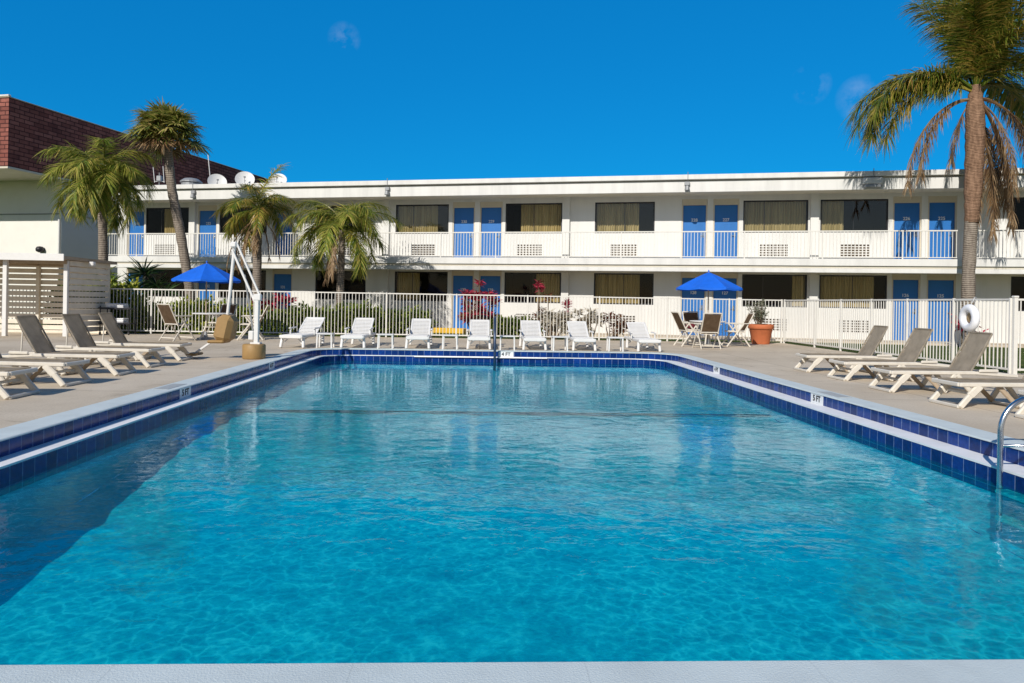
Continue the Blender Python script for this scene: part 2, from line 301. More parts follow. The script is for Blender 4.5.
# ------------------------------------------------------------------ mesh helpers
class MB:
    def __init__(s): s.v = []; s.f = []; s.uv = None; s.sm = False
    def quad(s, a, b, c, d):
        n = len(s.v); s.v += [tuple(a), tuple(b), tuple(c), tuple(d)]; s.f.append((n, n+1, n+2, n+3))
    def add(s, vs, fs):
        n = len(s.v); s.v += [tuple(x) for x in vs]; s.f += [tuple(i+n for i in f) for f in fs]
    def box(s, x0, x1, y0, y1, z0, z1, mat=None, bev=0.0):
        if bev > 0:
            b = min(bev, (x1-x0)*.45, (y1-y0)*.45, (z1-z0)*.45)
            vs = []; 
            for sx in (0, 1):
                for sy in (0, 1):
                    for sz in (0, 1):
                        X = x1 if sx else x0; Y = y1 if sy else y0; Z = z1 if sz else z0
                        ix = -b if sx else b; iy = -b if sy else b; iz = -b if sz else b
                        vs += [(X, Y+iy, Z+iz), (X+ix, Y, Z+iz), (X+ix, Y+iy, Z)]
            idx = lambda sx, sy, sz, k: (sx*4+sy*2+sz)*3+k
            fs = []
            for sx in (0, 1): 
                q = [idx(sx, 0, 0, 0), idx(sx, 1, 0, 0), idx(sx, 1, 1, 0), idx(sx, 0, 1, 0)]; fs.append(q if sx else q[::-1])
            for sy in (0, 1):
                q = [idx(0, sy, 0, 1), idx(1, sy, 0, 1), idx(1, sy, 1, 1), idx(0, sy, 1, 1)]; fs.append(q[::-1] if sy else q)
            for sz in (0, 1):
                q = [idx(0, 0, sz, 2), idx(1, 0, sz, 2), idx(1, 1, sz, 2), idx(0, 1, sz, 2)]; fs.append(q if sz else q[::-1])
            for a in (0, 1):
                for c in (0, 1):
                    fs.append([idx(a, c, 0, 0), idx(a, c, 1, 0), idx(a, c, 1, 1), idx(a, c, 0, 1)])
                    fs.append([idx(a, 0, c, 0), idx(a, 1, c, 0), idx(a, 1, c, 2), idx(a, 0, c, 2)])
                    fs.append([idx(0, a, c, 1), idx(1, a, c, 1), idx(1, a, c, 2), idx(0, a, c, 2)])
                    for e in (0, 1): fs.append([idx(a, c, e, 0), idx(a, c, e, 1), idx(a, c, e, 2)])
        else:
            vs = [(x0, y0, z0), (x1, y0, z0), (x1, y1, z0), (x0, y1, z0), (x0, y0, z1), (x1, y0, z1), (x1, y1, z1), (x0, y1, z1)]
            fs = [(0, 3, 2, 1), (4, 5, 6, 7), (0, 1, 5, 4), (1, 2, 6, 5), (2, 3, 7, 6), (3, 0, 4, 7)]
        if mat is not None: vs = [tuple(mat @ Vector(v)) for v in vs]
        s.add(vs, fs)
    def bar(s, a, b, w, h=None, up=(0, 0, 1), bev=0.006):
        """rectangular bar from a to b, width w (sideways), height h (along up)"""
        h = h or w; a = Vector(a); b = Vector(b); d = b-a; L = d.length; d.normalize()
        u = Vector(up); 
        if abs(d.dot(u)) > .98: u = Vector((0, 1, 0)) if abs(d.y) < .9 else Vector((1, 0, 0))
        sd = d.cross(u).normalized(); u = sd.cross(d).normalized()
        m = Matrix(((d.x, sd.x, u.x, a.x), (d.y, sd.y, u.y, a.y), (d.z, sd.z, u.z, a.z), (0, 0, 0, 1)))
        s.box(0, L, -w/2, w/2, -h/2, h/2, m, bev)
    def tube(s, pts, r, n=8, cap=True):
        pts = [Vector(p) for p in pts]; rs = r if isinstance(r, (list, tuple)) else [r]*len(pts)
        base = len(s.v); prev = None
        for i, p in enumerate(pts):
            t = (pts[min(i+1, len(pts)-1)]-pts[max(i-1, 0)]).normalized()
            if prev is None:
                u = Vector((0, 0, 1)) if abs(t.z) < .9 else Vector((1, 0, 0)); a = t.cross(u).normalized()
            else: a = (prev-t*prev.dot(t)).normalized()
            prev = a; b = t.cross(a)
            for k in range(n):
                g = 2*math.pi*k/n; s.v.append(tuple(p+(a*math.cos(g)+b*math.sin(g))*rs[i]))
        for i in range(len(pts)-1):
            for k in range(n):
                s.f.append((base+i*n+k, base+i*n+(k+1) % n, base+(i+1)*n+(k+1) % n, base+(i+1)*n+k))
        if cap:
            s.f.append(tuple(base+k for k in range(n))[::-1]); e = base+(len(pts)-1)*n; s.f.append(tuple(e+k for k in range(n)))
    def lathe(s, prof, c=(0, 0, 0), n=28):
        base = len(s.v)
        for r_, z in prof:
            for k in range(n):
                g = 2*math.pi*k/n; s.v.append((c[0]+r_*math.cos(g), c[1]+r_*math.sin(g), c[2]+z))
        for i in range(len(prof)-1):
            for k in range(n): s.f.append((base+i*n+k, base+i*n+(k+1) % n, base+(i+1)*n+(k+1) % n, base+(i+1)*n+k))
        s.f.append(tuple(base+k for k in range(n))[::-1]); e = base+(len(prof)-1)*n; s.f.append(tuple(e+k for k in range(n)))
    def build(s, name, mat, parent=None, smooth=False):
        me = bpy.data.meshes.new(name); me.from_pydata(s.v, [], s.f); me.update()
        if s.uv is not None:
            ul = me.uv_layers.new(name='UVMap'); ul.data.foreach_set('uv', [c for uv in s.uv for c in uv])
        if smooth:
            me.polygons.foreach_set('use_smooth', [True]*len(me.polygons))
        me.materials.append(mat)
        o = bpy.data.objects.new(name, me); C.objects.link(o)
        if parent is not None: o.parent = parent
        return o

def tag(o, label=None, cat=None, group=None, kind=None):
    if label: o['label'] = label
    if cat: o['category'] = cat
    if group: o['group'] = group
    if kind: o['kind'] = kind
    return o

def empty(name, loc, rz=0.0, label=None, cat=None, group=None, kind=None):
    o = bpy.data.objects.new(name, None); C.objects.link(o); o.empty_display_size = .2
    o.location = loc; o.rotation_euler = (0, 0, rz)
    return tag(o, label, cat, group, kind)

def copy_tree(o, parent=None):
    c = o.copy(); C.objects.link(c); c.parent = parent
    for ch in list(o.children): copy_tree(ch, c)
    return c

def text_build(name, txt, size, mat, parent, m):
    """lettering as a flat mesh; m places the text plane (x along the reading direction, z out of it)"""
    cu = bpy.data.curves.new('lettering', 'FONT'); cu.body = txt; cu.size = size; cu.align_x = 'CENTER'; cu.align_y = 'CENTER'
    cu.offset = size*.018; cu.extrude = .002
    to = bpy.data.objects.new('lettering_tmp', cu); C.objects.link(to)
    dg = bpy.context.evaluated_depsgraph_get(); me = bpy.data.meshes.new_from_object(to.evaluated_get(dg))
    bpy.data.objects.remove(to); bpy.data.curves.remove(cu)
    me.transform(m); me.materials.clear(); me.materials.append(mat)
    o = bpy.data.objects.new(name, me); C.objects.link(o); o.parent = parent; return o

def frame_m(o, x, z):
    x = Vector(x).normalized(); z = Vector(z).normalized(); y = z.cross(x)
    return Matrix(((x.x, y.x, z.x, o[0]), (x.y, y.y, z.y, o[1]), (x.z, y.z, z.z, o[2]), (0, 0, 0, 1)))

# ------------------------------------------------------------------ camera, light, sky
YAW, ROLL = .0443, .0169
cam = bpy.data.cameras.new('camera'); co = bpy.data.objects.new('camera', cam); C.objects.link(co)
cam.lens = 713.28*36/1024; cam.sensor_width = 36; cam.sensor_fit = 'HORIZONTAL'; cam.clip_end = 3000; cam.clip_start = .05
cam.shift_y = -(341.5-302.02)/1024
co.matrix_world = Matrix.Translation((0, 0, 1.18)) @ Matrix.Rotation(-YAW, 4, 'Z') @ Matrix.Rotation(math.pi/2, 4, 'X') @ Matrix.Rotation(ROLL, 4, 'Z')
bpy.context.scene.camera = co

AZ, EL = R(27), R(32)
d = Vector((math.sin(AZ)*math.cos(EL), math.cos(AZ)*math.cos(EL), -math.sin(EL)))
sl = bpy.data.lights.new('sun', 'SUN'); so = bpy.data.objects.new('sun', sl); C.objects.link(so)
sl.energy = 4.5; sl.angle = R(.53); sl.color = (1, .945, .86); so.rotation_euler = d.to_track_quat('-Z', 'Y').to_euler(); so.location = (-30, -40, 35)

w = bpy.data.worlds.new('World'); bpy.context.scene.world = w; w.use_nodes = True
nt = w.node_tree; nt.nodes.clear()
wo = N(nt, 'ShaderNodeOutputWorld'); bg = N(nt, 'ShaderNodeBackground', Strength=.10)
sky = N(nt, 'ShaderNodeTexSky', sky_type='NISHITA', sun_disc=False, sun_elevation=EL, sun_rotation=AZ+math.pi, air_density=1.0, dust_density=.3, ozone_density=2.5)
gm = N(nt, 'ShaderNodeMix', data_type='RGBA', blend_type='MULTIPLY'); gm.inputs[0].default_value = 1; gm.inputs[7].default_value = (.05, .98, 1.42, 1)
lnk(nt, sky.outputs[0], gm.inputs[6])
# two faint wisps of cloud, placed by direction on the sky
tc = N(nt, 'ShaderNodeTexCoord')
nz = N(nt, 'ShaderNodeTexNoise', Scale=22.0, Detail=6.0, Roughness=.6); lnk(nt, tc.outputs['Generated'], nz.inputs[0])
def wisp(v, size):
    v = Vector(v).normalized()
    dd = N(nt, 'ShaderNodeVectorMath', operation='DISTANCE'); lnk(nt, tc.outputs['Generated'], dd.inputs[0]); dd.inputs[1].default_value = v
    mr = N(nt, 'ShaderNodeMapRange'); mr.inputs['From Min'].default_value = 0; mr.inputs['From Max'].default_value = size
    mr.inputs['To Min'].default_value = 1; mr.inputs['To Max'].default_value = 0; lnk(nt, dd.outputs['Value'], mr.inputs[0]); return mr.outputs[0]
ws = [wisp((-.195, 1, .362), .022), wisp((.466, 1, .318), .026), wisp((.54, 1, .30), .03)]
acc = ws[0]
for q in ws[1:]:
    a = N(nt, 'ShaderNodeMath', operation='MAXIMUM'); lnk(nt, acc, a.inputs[0]); lnk(nt, q, a.inputs[1]); acc = a.outputs[0]
cr = ramp(nt, [(.48, (0, 0, 0)), (.75, (1, 1, 1))], nz.outputs[0])
cm = N(nt, 'ShaderNodeMath', operation='MULTIPLY'); lnk(nt, acc, cm.inputs[0]); lnk(nt, cr.outputs[0], cm.inputs[1])
fl_ = N(nt, 'ShaderNodeMix', data_type='RGBA'); 
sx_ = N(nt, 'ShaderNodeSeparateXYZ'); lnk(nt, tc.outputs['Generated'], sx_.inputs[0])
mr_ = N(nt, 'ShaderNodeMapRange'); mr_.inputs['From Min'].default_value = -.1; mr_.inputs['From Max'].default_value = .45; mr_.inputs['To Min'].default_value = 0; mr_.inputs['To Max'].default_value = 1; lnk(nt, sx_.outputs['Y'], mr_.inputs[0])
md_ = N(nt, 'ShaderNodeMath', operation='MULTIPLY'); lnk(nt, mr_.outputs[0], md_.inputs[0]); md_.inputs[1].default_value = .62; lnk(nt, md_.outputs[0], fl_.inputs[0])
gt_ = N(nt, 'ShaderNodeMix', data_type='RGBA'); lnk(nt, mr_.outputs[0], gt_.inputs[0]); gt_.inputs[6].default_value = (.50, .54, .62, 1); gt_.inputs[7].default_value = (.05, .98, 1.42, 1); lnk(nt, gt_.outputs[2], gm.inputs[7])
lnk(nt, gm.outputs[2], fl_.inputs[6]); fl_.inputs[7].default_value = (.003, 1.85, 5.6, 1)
cf = N(nt, 'ShaderNodeMath', operation='MULTIPLY'); lnk(nt, cm.outputs[0], cf.inputs[0]); cf.inputs[1].default_value = .5
cx = N(nt, 'ShaderNodeMix', data_type='RGBA'); lnk(nt, cf.outputs[0], cx.inputs[0]); lnk(nt, fl_.outputs[2], cx.inputs[6]); cx.inputs[7].default_value = (5.5, 6.4, 8.2, 1)
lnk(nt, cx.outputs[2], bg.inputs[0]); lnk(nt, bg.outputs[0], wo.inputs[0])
sc = bpy.context.scene
sc.view_settings.view_transform = 'Standard'; sc.view_settings.look = 'None'; sc.view_settings.exposure = 0; sc.view_settings.gamma = 1
sc.cycles.max_bounces = 8; sc.cycles.transparent_max_bounces = 24; sc.cycles.caustics_reflective = False; sc.cycles.sample_clamp_indirect = 6

# ------------------------------------------------------------------ ground, deck, pool
def rrect(x0, x1, y0, y1, r, n=10):
    pts = []
    for cx_, cy_, a0 in ((x1-r, y0+r, -90), (x1-r, y1-r, 0), (x0+r, y1-r, 90), (x0+r, y0+r, 180)):
        for i in range(n+1):
            a = R(a0+90*i/n); pts.append((cx_+r*math.cos(a), cy_+r*math.sin(a)))
    # extra points on the straights keep the strips tidy
    out = []
    for i, p in enumerate(pts):
        q = pts[(i+1) % len(pts)]; out.append(p)
        L = math.dist(p, q)
        if L > .6:
            k = 24
            for j in range(1, k): out.append((p[0]+(q[0]-p[0])*j/k, p[1]+(q[1]-p[1])*j/k))
    return out
COP_O = rrect(-4.145, 4.923, 2.0, 17.38, 1.02)
COP_I = rrect(-3.834, 4.617, 2.32, 17.07, .75)
LED_I = rrect(-3.605, 4.344, 2.45, 17.045, .70)
NP = len(COP_I)
ZT, ZW = -.1396, -.270

def ring(mb, a, za, b, zb, flip=False):
    n = len(mb.v); mb.v += [(x, y, za) for x, y in a] + [(x, y, zb) for x, y in b]; k = len(a)
    for i in range(k):
        j = (i+1) % k; f = (n+i, n+j, n+k+j, n+k+i); mb.f.append(f[::-1] if flip else f)

g = MB(); S = 900
dx0, dx1, dy0, dy1 = -17.0, 9.85, -8.0, 22.8
for x0, x1, y0, y1 in ((-S, S, dy1, S), (-S, S, -S, dy0), (-S, dx0, dy0, dy1), (dx1, S, dy0, dy1)):
    g.quad((x0, y0, -.012), (x1, y0, -.012), (x1, y1, -.012), (x0, y1, -.012))
tag(g.build('ground', M['grass']), 'green lawn around the pool deck and motel', kind='structure')
dk = MB()
outer = []
for (x, y) in COP_O:   # project ring points radially to the deck rectangle
    outer.append((x, y))
# inner ring out to a plain rectangle ring, then rectangles
bx0, bx1, by0, by1 = -5.2, 6.0, .9, 18.5
rect = []
for (x, y) in COP_O:
    cx_, cy_ = .39, 9.69; vx, vy = x-cx_, y-cy_
    t = min(((bx1-cx_)/vx if vx > 0 else (bx0-cx_)/vx) if abs(vx) > 1e-6 else 1e9, ((by1-cy_)/vy if vy > 0 else (by0-cy_)/vy) if abs(vy) > 1e-6 else 1e9)
    rect.append((cx_+vx*t, cy_+vy*t))
ring(dk, COP_O, 0, rect, 0, True)
for cxx, cyy in ((bx0, by0), (bx1, by0), (bx1, by1), (bx0, by1)):   # close the corner slivers
    best = sorted(range(NP), key=lambda i: math.dist(rect[i], (cxx, cyy)))[:1][0]
    for i in range(NP):
        j = (i+1) % NP; a, b = rect[i], rect[j]
        if abs(a[0]-b[0]) > 1e-4 and abs(a[1]-b[1]) > 1e-4 and math.dist(a, (cxx, cyy)) < 3:
            n = len(dk.v); dk.v += [(a[0], a[1], 0), (cxx, cyy, 0), (b[0], b[1], 0)]; dk.f.append((n, n+1, n+2))
for x0, x1, y0, y1 in ((dx0, dx1, by1, dy1), (dx0, dx1, dy0, by0), (dx0, bx0, by0, by1), (bx1, dx1, by0, by1), (dx1, 17, dy0, 12.95)):
    dk.quad((x0, y0, 0), (x1, y0, 0), (x1, y1, 0), (x0, y1, 0))
tag(dk.build('pool_deck', M['deck']), 'beige concrete pool deck around the water', kind='structure')
wk = MB()

pool = empty('swimming_pool', (0.39, 17.1, 0), label='large rectangular pool with cobalt blue tile band and white coping', cat='pool')
def pchild(mb, name, mat, parent=None, smooth=False):
    o = mb.build(name, mat, parent or pool, smooth)
    if (parent or pool) is pool: o.matrix_parent_inverse = Matrix.Translation(-pool.location)
    return o
cp = MB()
ring(cp, COP_O, -.05, COP_O, .006); ring(cp, COP_O, .006, COP_I, .007)
IN2 = rrect(-3.834+.012, 4.617-.012, 2.332, 17.058, .74)
ring(cp, COP_I, .007, IN2, .001); ring(cp, IN2, .001, IN2, -.008); ring(cp, IN2, -.008, COP_I, -.008)
pchild(cp, 'coping', M['coping'])

def band(a, za, zb, name):
    mb = MB(); uv = []; u = 0; k = len(a)
    # start of each straight gets whole tiles
    for i in range(k):
        p, q = a[i], a[(i+1) % k]; L = math.dist(p, q); n = len(mb.v)
        mb.v += [(p[0], p[1], za), (q[0], q[1], za), (q[0], q[1], zb), (p[0], p[1], zb)]; mb.f.append((n, n+1, n+2, n+3))
        uv += [(u, za+.0), (u+L, za+.0), (u+L, zb), (u, zb)]; u += L
    top = za
    mb.uv = [(x, y-top+.154) for x, y in uv]
    return pchild(mb, name, M['tile'])
band(COP_I, -.005, ZT, 'upper_tile_band')
lg = MB(); ring(lg, COP_I, ZT, LED_I, ZT+.006); ring(lg, LED_I, ZT+.006, LED_I, ZT-.012)
pchild(lg, 'gutter_ledge', M['ledge'])
LED_B = [(x, y) for x, y in rrect(-3.609, 4.348, 2.446, 17.049, .704)]
band(LED_B, ZT-.010, -.36, 'waterline_tile_band')

# basin: the floor falls from the shallow far end to the deep near end
prof = [(17.2, -.45), (10.5, -.47), (8.3, -.528), (6.0, -.755), (4.6, -.862), (2.3, -1.06)]
def fz(y):
    for (a, za), (b, zb) in zip(prof, prof[1:]):
        if y <= a and y >= b: return za+(zb-za)*(a-y)/(a-b)
    return prof[0][1] if y > 17 else prof[-1][1]
bs = MB(); FL = rrect(-3.609, 4.348, 2.446, 17.049, .704)
n = len(bs.v); k = len(FL)
bs.v += [(x, y, -.355) for x, y in FL]+[(x, y, fz(y)) for x, y in FL]
for i in range(k): j = (i+1) % k; bs.f.append((n+i, n+j, n+k+j, n+k+i))
ys = [17.049, 16.2, 15, 13, 10.5, 9.4, 8.3, 7.2, 6.0, 5.3, 4.6, 3.4, 2.446]
pchild(bs, 'basin_wall', M['plaster'])
bf = MB(); NX, NY = 110, 200; rgf = random.Random(3); wv_ = [(rgf.uniform(8, 20), rgf.uniform(0, math.pi), rgf.uniform(0, 6.28)) for _ in range(9)]  # fine waves added to waver shadow edges and mottle the floor like caustics
for j in range(NY+1):
    y = 2.446+(17.049-2.446)*j/NY
    for i in range(NX+1):
        x = -3.609+7.957*i/NX; bf.v.append((x, y, fz(y)+.0036*sum(math.sin(k_*(x*math.cos(a_)+y*math.sin(a_))+p_) for k_, a_, p_ in wv_)*min(1, (y-2)/2)))
for j in range(NY):
    for i in range(NX): a = j*(NX+1)+i; bf.f.append((a, a+1, a+NX+2, a+NX+1))
pchild(bf, 'basin_floor', M['plaster'], None, True)
st = MB()
for x0, x1 in ((-3.65, 4.34),):
    st.quad((x0, 10.40, fz(10.4)+.03), (x1, 10.40, fz(10.4)+.03), (x1, 10.50, fz(10.5)+.03), (x0, 10.50, fz(10.5)+.03))
pchild(st, 'break_line_tile', M['stripe'])
es = MB(); es.box(-1.55, 1.62, 17.0, 17.04, -.164, -.150, bev=.004); pchild(es, 'entry_step_edge', M['ledge'])

def marker(x, y, z, nrm, rd, txt, w_=.36, h_=.132, tsize=.115):
    mb = MB(); m = frame_m((x, y, z), rd, nrm)
    mb.box(-w_/2, w_/2, -h_/2, h_/2, -.002, .004, m)
    o = pchild(mb, 'depth_marker', M['markertile'])
    if txt:
        t = text_build('lettering', txt, tsize, M['ink'], o, m @ Matrix.Translation((0, 0, .0065)))
    return o
marker(.635, 17.07, -.075, (0, -1, 0), (1, 0, 0), '4 FT')
marker(4.617, 9.55, -.072, (-1, 0, 0), (0, -1, 0), '5 FT', .35)
marker(4.617, 13.7, -.072, (-1, 0, 0), (0, -1, 0), '4 FT', .35)
marker(-3.834, 9.5, -.072, (1, 0, 0), (0, 1, 0), '5 FT', .35)
marker(-3.834, 13.36, -.072, (1, 0, 0), (0, 1, 0), '4 FT', .35)
for x, y in ((-4.0, 9.45), (4.78, 9.4)):
    mb = MB(); mb.box(x-.09, x+.09, y-.30, y+.30, .003, .0105); pchild(mb, 'coping_marker', M['greytile'])

wt = MB(); n = len(LED_B); wt.v = [(x, y, ZW) for x, y in rrect(-3.607, 4.346, 2.448, 17.047, .702)]; wt.f = [tuple(range(len(wt.v)))]
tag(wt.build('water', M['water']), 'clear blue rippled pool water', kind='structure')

# ------------------------------------------------------------------ motel building (local x along the facade, y into the building)
PHI = .2521; FM = Matrix.Translation((0, 26.8, 0)) @ Matrix.Rotation(-PHI, 4, 'Z')
def fac(s, off, z=0): return FM @ Vector((s, off, z))
motel = empty('motel_building', (0, 26.8, 0), -PHI, 'two storey cream motel with blue doors and a long railed balcony', 'building')
W = 1.35; SL, SR = -16.95, 26.0
ups = 2.76
doors = [(-16.43, -15.66), (-12.93, -12.11), (-9.36, -8.54), (-1.50, -.68), (-.38, .44), (7.39, 8.21), (8.52, 9.34), (14.62, 15.44), (15.74, 16.56), (22.6, 23.4)]
wins = [(-15.56, -13.32, [(.34, .72)]), (-11.94, -9.70, []), (-7.44, -5.20, [(0, .12)]), (-3.95, -1.71, [(.0, .78)]), (.61, 2.85, [(.25, 1)]), (4.11, 6.35, [(0, .75)]), (9.53, 11.77, [(0, 1)]), (12.18, 14.42, [(0, .36)]), (18.3, 20.54, [(.6, 1)])]
lcurt = [[], [], [], [(0, .45)], [(.55, 1)], [(0, .78)], [(.8, 1)], [(0, .85)], []]
grx = [(-15.1, -14.08), (-11.3, -10.28), (-6.8, -5.78), (-3.27, -2.25), (1.08, 2.10), (4.70, 5.72), (10.1, 11.12), (12.84, 13.86), (18.9, 19.92)]
def holes_wall(z0, holes):
    mb = MB()
    xs = sorted({SL, SR} | {h[0] for h in holes} | {h[1] for h in holes}); zs = sorted({z0[0], z0[1]} | {h[2] for h in holes} | {h[3] for h in holes})
    for a, b in zip(xs, xs[1:]):
        for c, e in zip(zs, zs[1:]):
            mx, mz = (a+b)/2, (c+e)/2
            if any(h[0] < mx < h[1] and h[2] < mz < h[3] for h in holes): continue
            mb.quad((a, W, c), (b, W, c), (b, W, e), (a, W, e))
    for x0, x1, c, e in holes:
        D_ = .14
        mb.quad((x0, W, c), (x0, W, e), (x0, W+D_, e), (x0, W+D_, c)); mb.quad((x1, W, c), (x1, W+D_, c), (x1, W+D_, e), (x1, W, e))
        mb.quad((x0, W, e), (x1, W, e), (x1, W+D_, e), (x0, W+D_, e)); mb.quad((x0, W, c), (x0, W+D_, c), (x1, W+D_, c), (x1, W, c))
    return mb
for fl, zb in ((0, .06), (1, ups)):
    H = [(a-.05, b+.05, zb, zb+2.36) for a, b in doors] + [(a, b, zb+1.10, zb+2.28) for a, b, _ in wins] + [(a, b, zb+.22, zb+.70) for a, b in grx]
    holes_wall((0 if fl == 0 else ups-.02, 2.62 if fl == 0 else 5.32), H).build('wall', M['wall'], motel)
sw = MB(); sw.quad((SL, W, 0), (SL, 11, 0), (SL, 11, 5.32), (SL, W, 5.32)); sw.quad((SR, W, 0), (SR, W, 5.32), (SR, 11, 5.32), (SR, 11, 0)); sw.quad((SL, 11, 0), (SR, 11, 0), (SR, 11, 5.32), (SL, 11, 5.32))
sw.build('end_wall', M['wall'], motel)
for x in (-13.2, -4.33, 3.01, 11.97, 17.2):
    for z0, z1 in ((.056, 2.44), (ups, 5.248)):
        pl = MB(); pl.box(x-.14, x+.14, W-.12, W-.002, z0, z1); pl.build('pilaster', M['wall'], motel)
# doors
num_up = [233, 232, 231, 230, 229, 228, 227, 226, 225, 224]
for fl, zb in ((0, .06), (1, ups)):
    for (a, b), nn in zip(doors, num_up):
        dm = MB(); dm.box(a, b, W+.075, W+.125, zb+.01, zb+2.13, bev=.004)
        o = dm.build('door', M['door'], motel)
        f = MB(); f.box(a-.048, a-.002, W+.02, W+.138, zb, zb+2.2); f.box(b+.002, b+.048, W+.02, W+.138, zb, zb+2.2); f.box(a-.048, b+.048, W+.022, W+.138, zb+2.135, zb+2.2)
        f.box(a-.048, b+.048, W+.03, W+.138, zb+2.2, zb+2.358)
        f.build('door_frame', M['doorframe'], o)
        h = MB(); h.tube([(b-.09, W+.075, zb+1.0), (b-.09, W+.03, zb+1.0)], .025, 10); h.bar((b-.09, W+.03, zb+1.0), (b-.2, W+.03, zb+1.0), .02)
        h.box(b-.115, b-.065, W+.068, W+.075, zb+.93, zb+1.12); h.build('handle', M['steel'], o)
        text_build('door_number', str(nn if fl else nn-100), .155, M['numwhite'], o, frame_m(((a+b)/2, W+.072, zb+1.58), (1, 0, 0), (0, -1, 0)))
# windows
for fl, zb in ((0, .06), (1, ups)):
    for i, (a, b, cu) in enumerate(wins):
        z0, z1 = zb+1.10, zb+2.28; cu = cu if fl else lcurt[i]
        f = MB(); t = .045
        f.box(a, a+t, W+.03, W+.10, z0, z1); f.box(b-t, b, W+.03, W+.10, z0, z1); f.box(a+t, b-t, W+.032, W+.098, z0, z0+t); f.box(a+t, b-t, W+.032, W+.098, z1-t, z1)
        m_ = a+(b-a)*(.5 if i % 3 else .33); f.box(m_-.011, m_+.011, W+.07, W+.096, z0+t, z1-t)
        o = f.build('window', M['black'], motel)
        p = MB(); p.quad((a+t, W+.06, z0+t), (b-t, W+.06, z0+t), (b-t, W+.06, z1-t), (a+t, W+.06, z1-t)); p.build('pane', M['glass_bright'] if fl and i in (3, 5, 6, 7) else M['glass'], o)
        q = MB(); y1 = W+1.6
        q.quad((a, y1, z0), (b, y1, z0), (b, y1, z1), (a, y1, z1)); q.quad((a, W+.14, z0), (a, y1, z0), (a, y1, z1), (a, W+.14, z1)); q.quad((b, y1, z0), (b, W+.14, z0), (b, W+.14, z1), (b, y1, z1))
        q.quad((a, W+.14, z1), (a, y1, z1), (b, y1, z1), (b, W+.14, z1)); q.quad((a, y1, z0), (a, W+.14, z0), (b, W+.14, z0), (b, y1, z0)); q.build('room_interior', M['dark'], o)  # near-black box, the unlit room's darkness is put into its colour
        for c0, c1 in cu:
            cm_ = MB(); n_ = max(8, int((c1-c0)*60)); x0, x1 = a+.05+(b-a-.1)*c0, a+.05+(b-a-.1)*c1
            pr = []
            for j in range(n_*2+1):
                x = x0+(x1-x0)*j/(n_*2); pr.append((x, W+.20+.032*math.sin(j*1.25+rng.uniform(-.25, .25))+.012*math.sin(j*.31)))
            for (xa, ya), (xb, yb) in zip(pr, pr[1:]): cm_.quad((xa, ya, z0+.03), (xb, yb, z0+.03), (xb, yb, z1-.03), (xa, ya, z1-.03))
            cm_.build('curtain', M['curtain'], o, True)
# air conditioner grilles
for fl, zb in ((0, .06), (1, ups)):
    for a, b in grx:
        mb = MB(); z0, z1 = zb+.22, zb+.70
        for i in range(9):
            x = a+(b-a-.03)*i/8; mb.box(x, x+.03, W-.006, W+.05, z0, z1)
        for i in range(6):
            z = z0+(z1-z0-.03)*i/5; mb.box(a+.001, b-.001, W-.004, W+.048, z, z+.03)
        o = mb.build('vent_grille', M['trim'], motel)
        bk = MB(); bk.box(a, b, W+.10, W+.135, z0, z1); bk.build('grille_backing', M['timber'], o)  # plain darker backing panel added behind the grille openings
# slabs, beams, roof
sb = MB(); sb.box(SL+.4, SR, -.06, W-.003, 2.59, 2.83, bev=.01); sb.build('balcony_slab', M['trim'], motel)
bm_ = MB(); bm_.box(SL+.45, SR, -.02, .18, 2.36, 2.508, bev=.008); bm_.build('balcony_beam', M['trim'], motel)
so_ = MB(); so_.box(SL+.45, SR, .0, W-.003, 2.512, 2.585); so_.build('balcony_soffit', M['soffit'], motel)
wkb = MB(); wkb.box(SL+.3, SR, -.25, W-.003, -.05, .055, bev=.01); wkb.build('walkway_slab', M['deck'], motel)
rf = MB(); rf.box(SL+.48, SR, -.12, 11.3, 5.60, 5.775, bev=.012); r_ = rf.build('roof', M['trim'], motel)
fa = MB(); fa.box(SL+.50, SR, -.0, .05, 5.17, 5.555, bev=.006); fa.build('fascia', M['trim'], motel)
sf = MB(); sf.box(SL+.50, SR, .052, 11, 5.25, 5.595); sf.build('eaves_soffit', M['soffit'], motel)
rg = MB(); rg.quad((SL+.7, .1, 5.779), (SR-.2, .1, 5.779), (SR-.2, 11, 5.779), (SL+.7, 11, 5.779)); rg.build('gravel', M['pebble'], r_)
# railing, one section per bay
posts = [-16.45, -14.9, -12.0, -9.55, -6.6, -4.3, -1.6, .55, 3.05, 5.2, 7.3, 9.45, 12.0, 14.5, 16.7, 18.6, 21.4, 24.2, 25.9]
for x0, x1 in zip(posts, posts[1:]):
    mb = MB(); n_ = max(2, round((x1-x0)/.115))
    for i in range(1, n_):
        x = x0+(x1-x0)*i/n_; mb.box(x-.009, x+.009, -.009+.03, .009+.03, 2.90, 3.755)
    mb.box(x0, x1, .008, .052, 3.755, 3.795); mb.box(x0+.02, x1-.02, .012, .048, 2.875, 2.90)
    o = mb.build('railing', M['metalwhite'], motel)
    p = MB(); p.box(x0-.019, x0+.019, .011, .049, 2.83, 3.752); p.build('post', M['metalwhite'], o)
